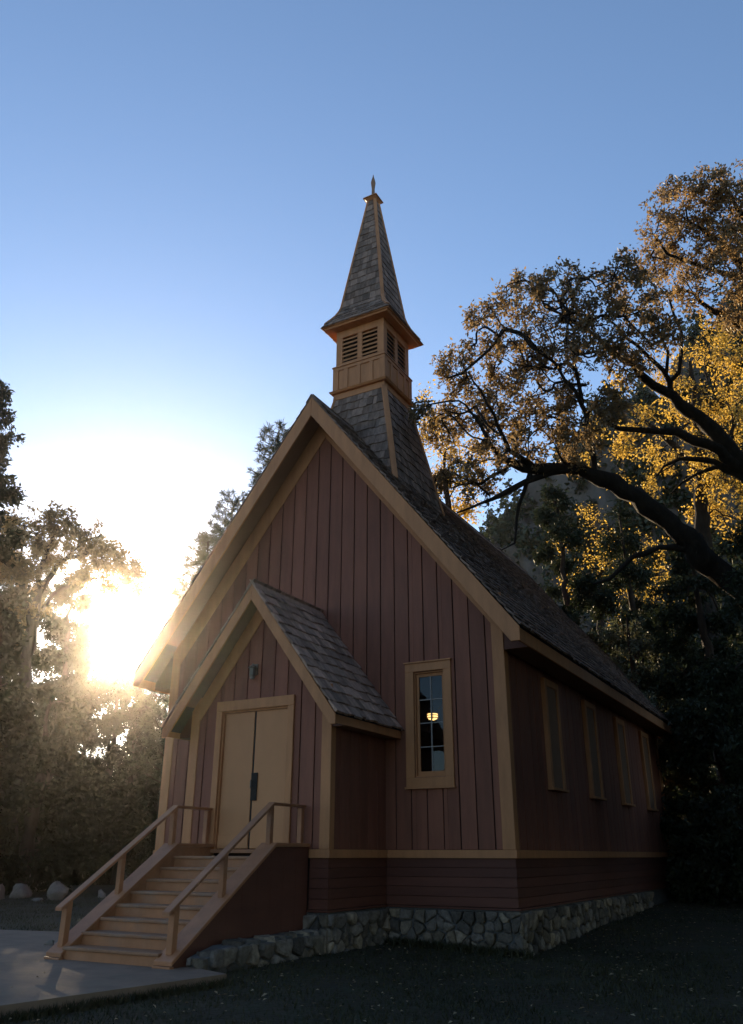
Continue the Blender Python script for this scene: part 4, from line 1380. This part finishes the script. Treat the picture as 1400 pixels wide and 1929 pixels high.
shade_tree(707, 15.0, -10.5, 20, 4.0, 'dark tree added for shade beside the viewer on the right', 48, .2, .11)
shade_tree(708, 12.5, -25.0, 18, 4.6, 'dark tree added for shade behind the viewer, nearest the right-hand one')


# --- 6 pines behind the chapel's left roof edge
def pine(seed, u, v, dist, wpx, label, whorl=.42):
    g = np.random.default_rng(seed)
    t = Tree(seed)
    top = at(u, v, dist)
    b = top.copy(); b[2] = float(gz(b[0], b[1]))
    Hh = top[2] - b[2]
    t.limb([b, b * .4 + top * .6, top], [.32, .16, .02], root=True, jit=.02, step=.4)
    nodes = t.n
    z = Hh * .25
    wr = wpx * dist / FPX
    tufts, td = [], []
    while z < Hh - .1:
        f = z / Hh
        ln = wr * (1 - f) ** .75 * g.uniform(.7, 1.1) + .25
        j = int(np.argmin(abs(t.p[:nodes, 2] - (b[2] + z))))
        nb = g.integers(3, 6)
        a0 = g.uniform(0, 6.28)
        for k in range(nb):
            a = a0 + k * 6.283 / nb + g.uniform(-.4, .4)
            l = ln * g.uniform(.6, 1.1)
            par = j
            m = max(3, int(l / .3))
            for s in range(1, m + 1):
                q = s / m
                p = t.p[j] + P3(math.cos(a) * l * q, math.sin(a) * l * q, l * (.1 * q + .35 * q * q) - .12 * l * q) + g.normal(0, .03, 3)
                par = t.node(p, par)
                if q > .4:
                    for _ in range(2):
                        sd_ = P3(math.cos(a + g.uniform(-1.2, 1.2)), math.sin(a + g.uniform(-1.2, 1.2)), g.uniform(.0, .7))
                        e_ = t.node(p + sd_ * g.uniform(.12, .35), par)
                        tufts.append(t.p[e_].copy()); td.append(sd_)
        z += whorl * g.uniform(.75, 1.25)
    tufts.append(top); td.append(P3(0, 0, 1))
    t.radii(.012)
    root = thing('pine_tree', label, 'tree', b, 'pines behind the chapel')
    link('trunk', t.wood('trunk'), M['bark_pine'], root, smooth=True)
    me = leaves('crown', np.array(tufts), np.array(td), 30, .26, .036, .05, g, droop=-.2, along=.9, fold=.1)
    link('crown', me, M['needle'], root)
    NL[label] = len(tufts) * 26


pine(601, 525, 802, 38, 100, 'slender pine whose tip shows highest above the left roof edge', .34)
pine(602, 440, 930, 42, 150, 'broader pine half hidden by the left roof edge', .30)
pine(603, 392, 1020, 40, 130, 'lowest pine beside the left roof edge, nearest the sun', .30)

# ------------------------------------------------------------------ far mountainside
def make_hill():
    g = np.random.default_rng(77)
    nx, ny = 90, 60
    # ridge height as seen: rises from behind the roof towards the right
    us = np.linspace(0, 1, nx); vs = np.linspace(0, 1, ny)
    az = np.radians(np.linspace(-23, 24, nx))
    el_pts = np.radians([-23, -21.8, -20.5, -17, -14, -9, -5, -2.5, 2, 10, 24]); el_v = np.radians([3, 15, 24, 26.5, 28.5, 31, 33.5, 35, 36, 36, 33])
    el = np.interp(az, el_pts, el_v)
    near, far = 58.0, 74.0
    V = []
    ph = g.uniform(0, 6, 8)
    for i in range(nx):
        top = far * math.tan(el[i]) * 0.96
        for j in range(ny):
            s = vs[j]
            r = near + (far - near) * s
            z = top * (s ** .72)
            n1 = sum(math.sin(az[i] * 30 * (k + 1) + ph[k] + s * 9 * (k + 1) * .7) / (k + 1) for k in range(5))
            r2 = r + 1.8 * n1
            z2 = z + 1.0 * math.sin(az[i] * 90 + s * 23 + ph[6]) * s + .7 * math.sin(az[i] * 170 + ph[7]) * s
            V.append((CAM[0] + r2 * math.sin(az[i]), CAM[1] + r2 * math.cos(az[i]), max(-1.4, -1.4 + z2)))
    V = np.array(V)
    i = np.arange(nx * ny).reshape(nx, ny)
    T = np.stack([i[:-1, :-1].ravel(), i[1:, :-1].ravel(), i[1:, 1:].ravel(), i[:-1, 1:].ravel()], 1)
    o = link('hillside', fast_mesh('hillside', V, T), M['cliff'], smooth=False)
    tag(o, 'shaded grey mountainside rising behind the trees', None, kind='structure')
    # scattered trees clinging to the slope read as one mass
    P_, D_ = [], []
    for _ in range(900):
        i0 = g.integers(0, nx); j0 = g.integers(8, ny)
        base = V[i0 * ny + j0]
        h = g.uniform(1.2, 3.4)
        for k in range(26):
            f = g.uniform(0, 1)
            a = g.uniform(0, 6.28)
            r = .28 * h * (1 - f)
            P_.append(base + P3(math.cos(a) * r, math.sin(a) * r, h * f)); D_.append(P3(math.cos(a), math.sin(a), -.3))
    me = leaves('hillside_wood', np.array(P_), np.array(D_), 2, .55, .35, .08, g, droop=.4)
    o = link('hillside_wood', me, M['leaf_dark'])
    tag(o, 'small dark conifers scattered over the far mountainside', 'woodland', kind='stuff')


make_hill()

# ------------------------------------------------------------------ boulders
def boulder(u, v, dist, w, h, label, seed, d=None):
    g = np.random.default_rng(seed)
    c = gp(u, v, dist)
    n1, n2 = 14, 9
    V, T = [], []
    ph = g.uniform(0, 6, 6)
    cut = [(g.normal(0, 1, 3), g.uniform(.34, .68)) for _ in range(12)]
    for a in range(n2):
        th = math.pi * a / (n2 - 1)
        for b in range(n1):
            f = 2 * math.pi * b / n1
            p = P3(math.sin(th) * math.cos(f), math.sin(th) * math.sin(f), math.cos(th))
            for nv, dd in cut:
                nv = nv / np.linalg.norm(nv)
                e = p @ nv - dd
                if e > 0: p = p - nv * e
            p = p * (1 + .05 * math.sin(f * 3 + ph[0]) * math.sin(th * 2 + ph[1])) + g.normal(0, .03, 3)
            V.append(c + P3(p[0] * w / 2, p[1] * (d or w * .7) / 2, h * .22 + p[2] * h * .62))
    V = np.array(V)
    i = np.arange(n1 * n2).reshape(n2, n1)
    nx = np.roll(i, -1, 1)
    T = np.stack([i[:-1].ravel(), i[1:].ravel(), nx[1:].ravel(), nx[:-1].ravel()], 1)
    o = link('boulder', fast_mesh('boulder', V, T), M['boulder'])
    tag(o, label, 'boulder', 'boulders edging the lawn')


boulder(38, 1690, 31.5, 1.2, .5, 'wide pale granite boulder left of the handrail, beside the rounder one', 1)
boulder(104, 1697, 30.2, 1.1, .7, 'rounded pale granite boulder showing beside the lower left handrail', 2)
boulder(-8, 1690, 31.0, .9, .55, 'granite boulder cut by the left edge of the picture', 3)
boulder(68, 1701, 30.0, .5, .2, 'small flat stone between two pale boulders', 4)
boulder(55, 1672, 36.0, 1.5, 1.1, 'dim boulder half hidden in shade behind the pale ones', 5)
boulder(192, 1690, 31.0, .55, .32, 'small stone seen under the left handrail', 6)
boulder(92, 1790, 15.5, .32, .2, 'small pale stone against the foot of the left newel post', 7)

# ------------------------------------------------------------------ grass and fallen leaves
def inside(x, y):
    ok = (np.abs(x) < W2 + .12) & (y > -.12) & (y < LEN)
    ok |= (np.abs(x) < PW + .15) & (y > -PD - .15) & (y < .1)
    ok |= (np.abs(x) < 1.5) & (y > -5.2) & (y < -1.5)
    n = len(pad)
    c = np.zeros(len(x), bool)
    for i in range(n):
        (x0, y0), (x1, y1) = pad[i], pad[(i + 1) % n]
        if y0 == y1: continue
        cr = ((y0 > y) != (y1 > y)) & (x < (x1 - x0) * (y - y0) / (y1 - y0) + x0)
        c ^= cr
    return ok | c


def make_grass():
    g = np.random.default_rng(5)
    X, Y, S = [], [], []
    for x0, x1, y0, y1, n, s in ((0.8, 12, -10, 1.5, 95000, 1.0), (4, 14, 1.5, 14, 30000, 1.1), (-22, -1.4, -4, 10, 42000, 1.2)):
        x = g.uniform(x0, x1, n); y = g.uniform(y0, y1, n)
        cl = np.sin(x * 2.1 + np.sin(y * 1.3) * 2) * np.sin(y * 1.9 + .6) + g.normal(0, .5, n)
        k = (~inside(x, y)) & (cl > -.75)
        X.append(x[k]); Y.append(y[k]); S.append(np.full(k.sum(), s) * (0.8 + .25 * np.clip(cl[k], -1, 1)))
    # longer tufts along the foot of the stone wall and the slab edge
    n = 2600
    x = g.uniform(1.6, 4.2, n); y = -.16 - np.abs(g.normal(0, .10, n))
    k = ~inside(x, y)
    X.append(x[k]); Y.append(y[k]); S.append(np.full(k.sum(), 2.1))
    n = 2600
    tt = g.uniform(0, 1, n)
    x = 2.06 - tt * .65 + np.abs(g.normal(0, .05, n)) + .02; y = -5.05 - tt * 4.4
    X.append(x); Y.append(y); S.append(np.full(n, 1.5))
    X, Y, S = map(np.concatenate, (X, Y, S))
    n = len(X)
    Z = gz(X, Y)
    a = g.uniform(0, 6.283, n)
    h = S * g.uniform(.025, .075, n)
    w = g.uniform(.004, .009, n) * (1 + .5 * (S > 1.05))
    b = np.stack([X, Y, Z - .005], 1)
    sx = np.stack([np.cos(a) * w, np.sin(a) * w, 0 * a], 1)
    ln = np.stack([g.normal(0, .5, n) * h, g.normal(0, .5, n) * h, h], 1)
    V = np.stack([b - sx, b + sx, b + ln], 1).reshape(-1, 3)
    T = np.arange(n * 3).reshape(n, 3)
    tint = np.repeat(np.clip(.5 + .35 * np.sin(X * .9) * np.sin(Y * 1.1) + g.normal(0, .2, n), 0, 1), 3)
    o = link('grass', fast_mesh('grass', V, T, tint), M['grass'])
    tag(o, 'short dark grass of the shaded lawn', 'grass', kind='stuff')
    # dead leaves
    n = 2600
    x = np.concatenate([g.uniform(-1, 13, n), g.uniform(-14, 1, 160)]); y = np.concatenate([g.uniform(-10, 10, n), g.uniform(-9, -2, 160)])
    bld = (np.abs(x) < W2 + .12) & (y > -.12) | ((np.abs(x) < 1.6) & (y > -5.3))
    x, y = x[~bld], y[~bld]
    onpad = inside(x, y)
    kk = ~onpad | (g.uniform(0, 1, len(x)) < .12)
    x, y, onpad = x[kk], y[kk], onpad[kk]
    z = np.where(onpad, -1.40, gz(x, y) + .035)
    pos = np.stack([x, y, z], 1)
    d = np.zeros((len(x), 3))
    n = len(x)
    a = g.uniform(0, 6.28, n)
    L = g.uniform(.03, .075, n)
    ax = np.stack([np.cos(a), np.sin(a), g.normal(0, .12, n)], 1) * L[:, None]
    sd = np.stack([-np.sin(a), np.cos(a), g.normal(0, .25, n)], 1) * (L * .5)[:, None]
    V = np.stack([pos - ax / 2, pos + sd / 2 + P3(0, 0, .008), pos + ax / 2, pos - sd / 2 + P3(0, 0, .008)], 1).reshape(-1, 3)
    k = np.arange(n) * 4
    T = np.concatenate([np.stack([k, k + 1, k + 2], 1), np.stack([k, k + 2, k + 3], 1)])
    o = link('fallen_leaves', fast_mesh('fallen_leaves', V, T, np.repeat(g.uniform(0, 1, n), 4)), M['litter'])
    tag(o, 'pale dead leaves scattered over the lawn', 'leaves', kind='stuff')


make_grass()

# ------------------------------------------------------------------ haze added for the glow round the sun
HAZE_DENSITY = 0.00025
m, nt, out = nodes_of('glow_haze')
pv = nt.nodes.new('ShaderNodeVolumePrincipled')
pv.inputs['Color'].default_value = (0.97, 0.93, 0.88, 1)
pv.inputs['Density'].default_value = HAZE_DENSITY
pv.inputs['Anisotropy'].default_value = 0.955
nt.links.new(pv.outputs[0], out.inputs['Volume'])
hz = build('haze', MB().box(-155, 155, -155, 155, -4, 62), m)
tag(hz, 'thin haze added to make the low sun glow', 'haze', kind='stuff')
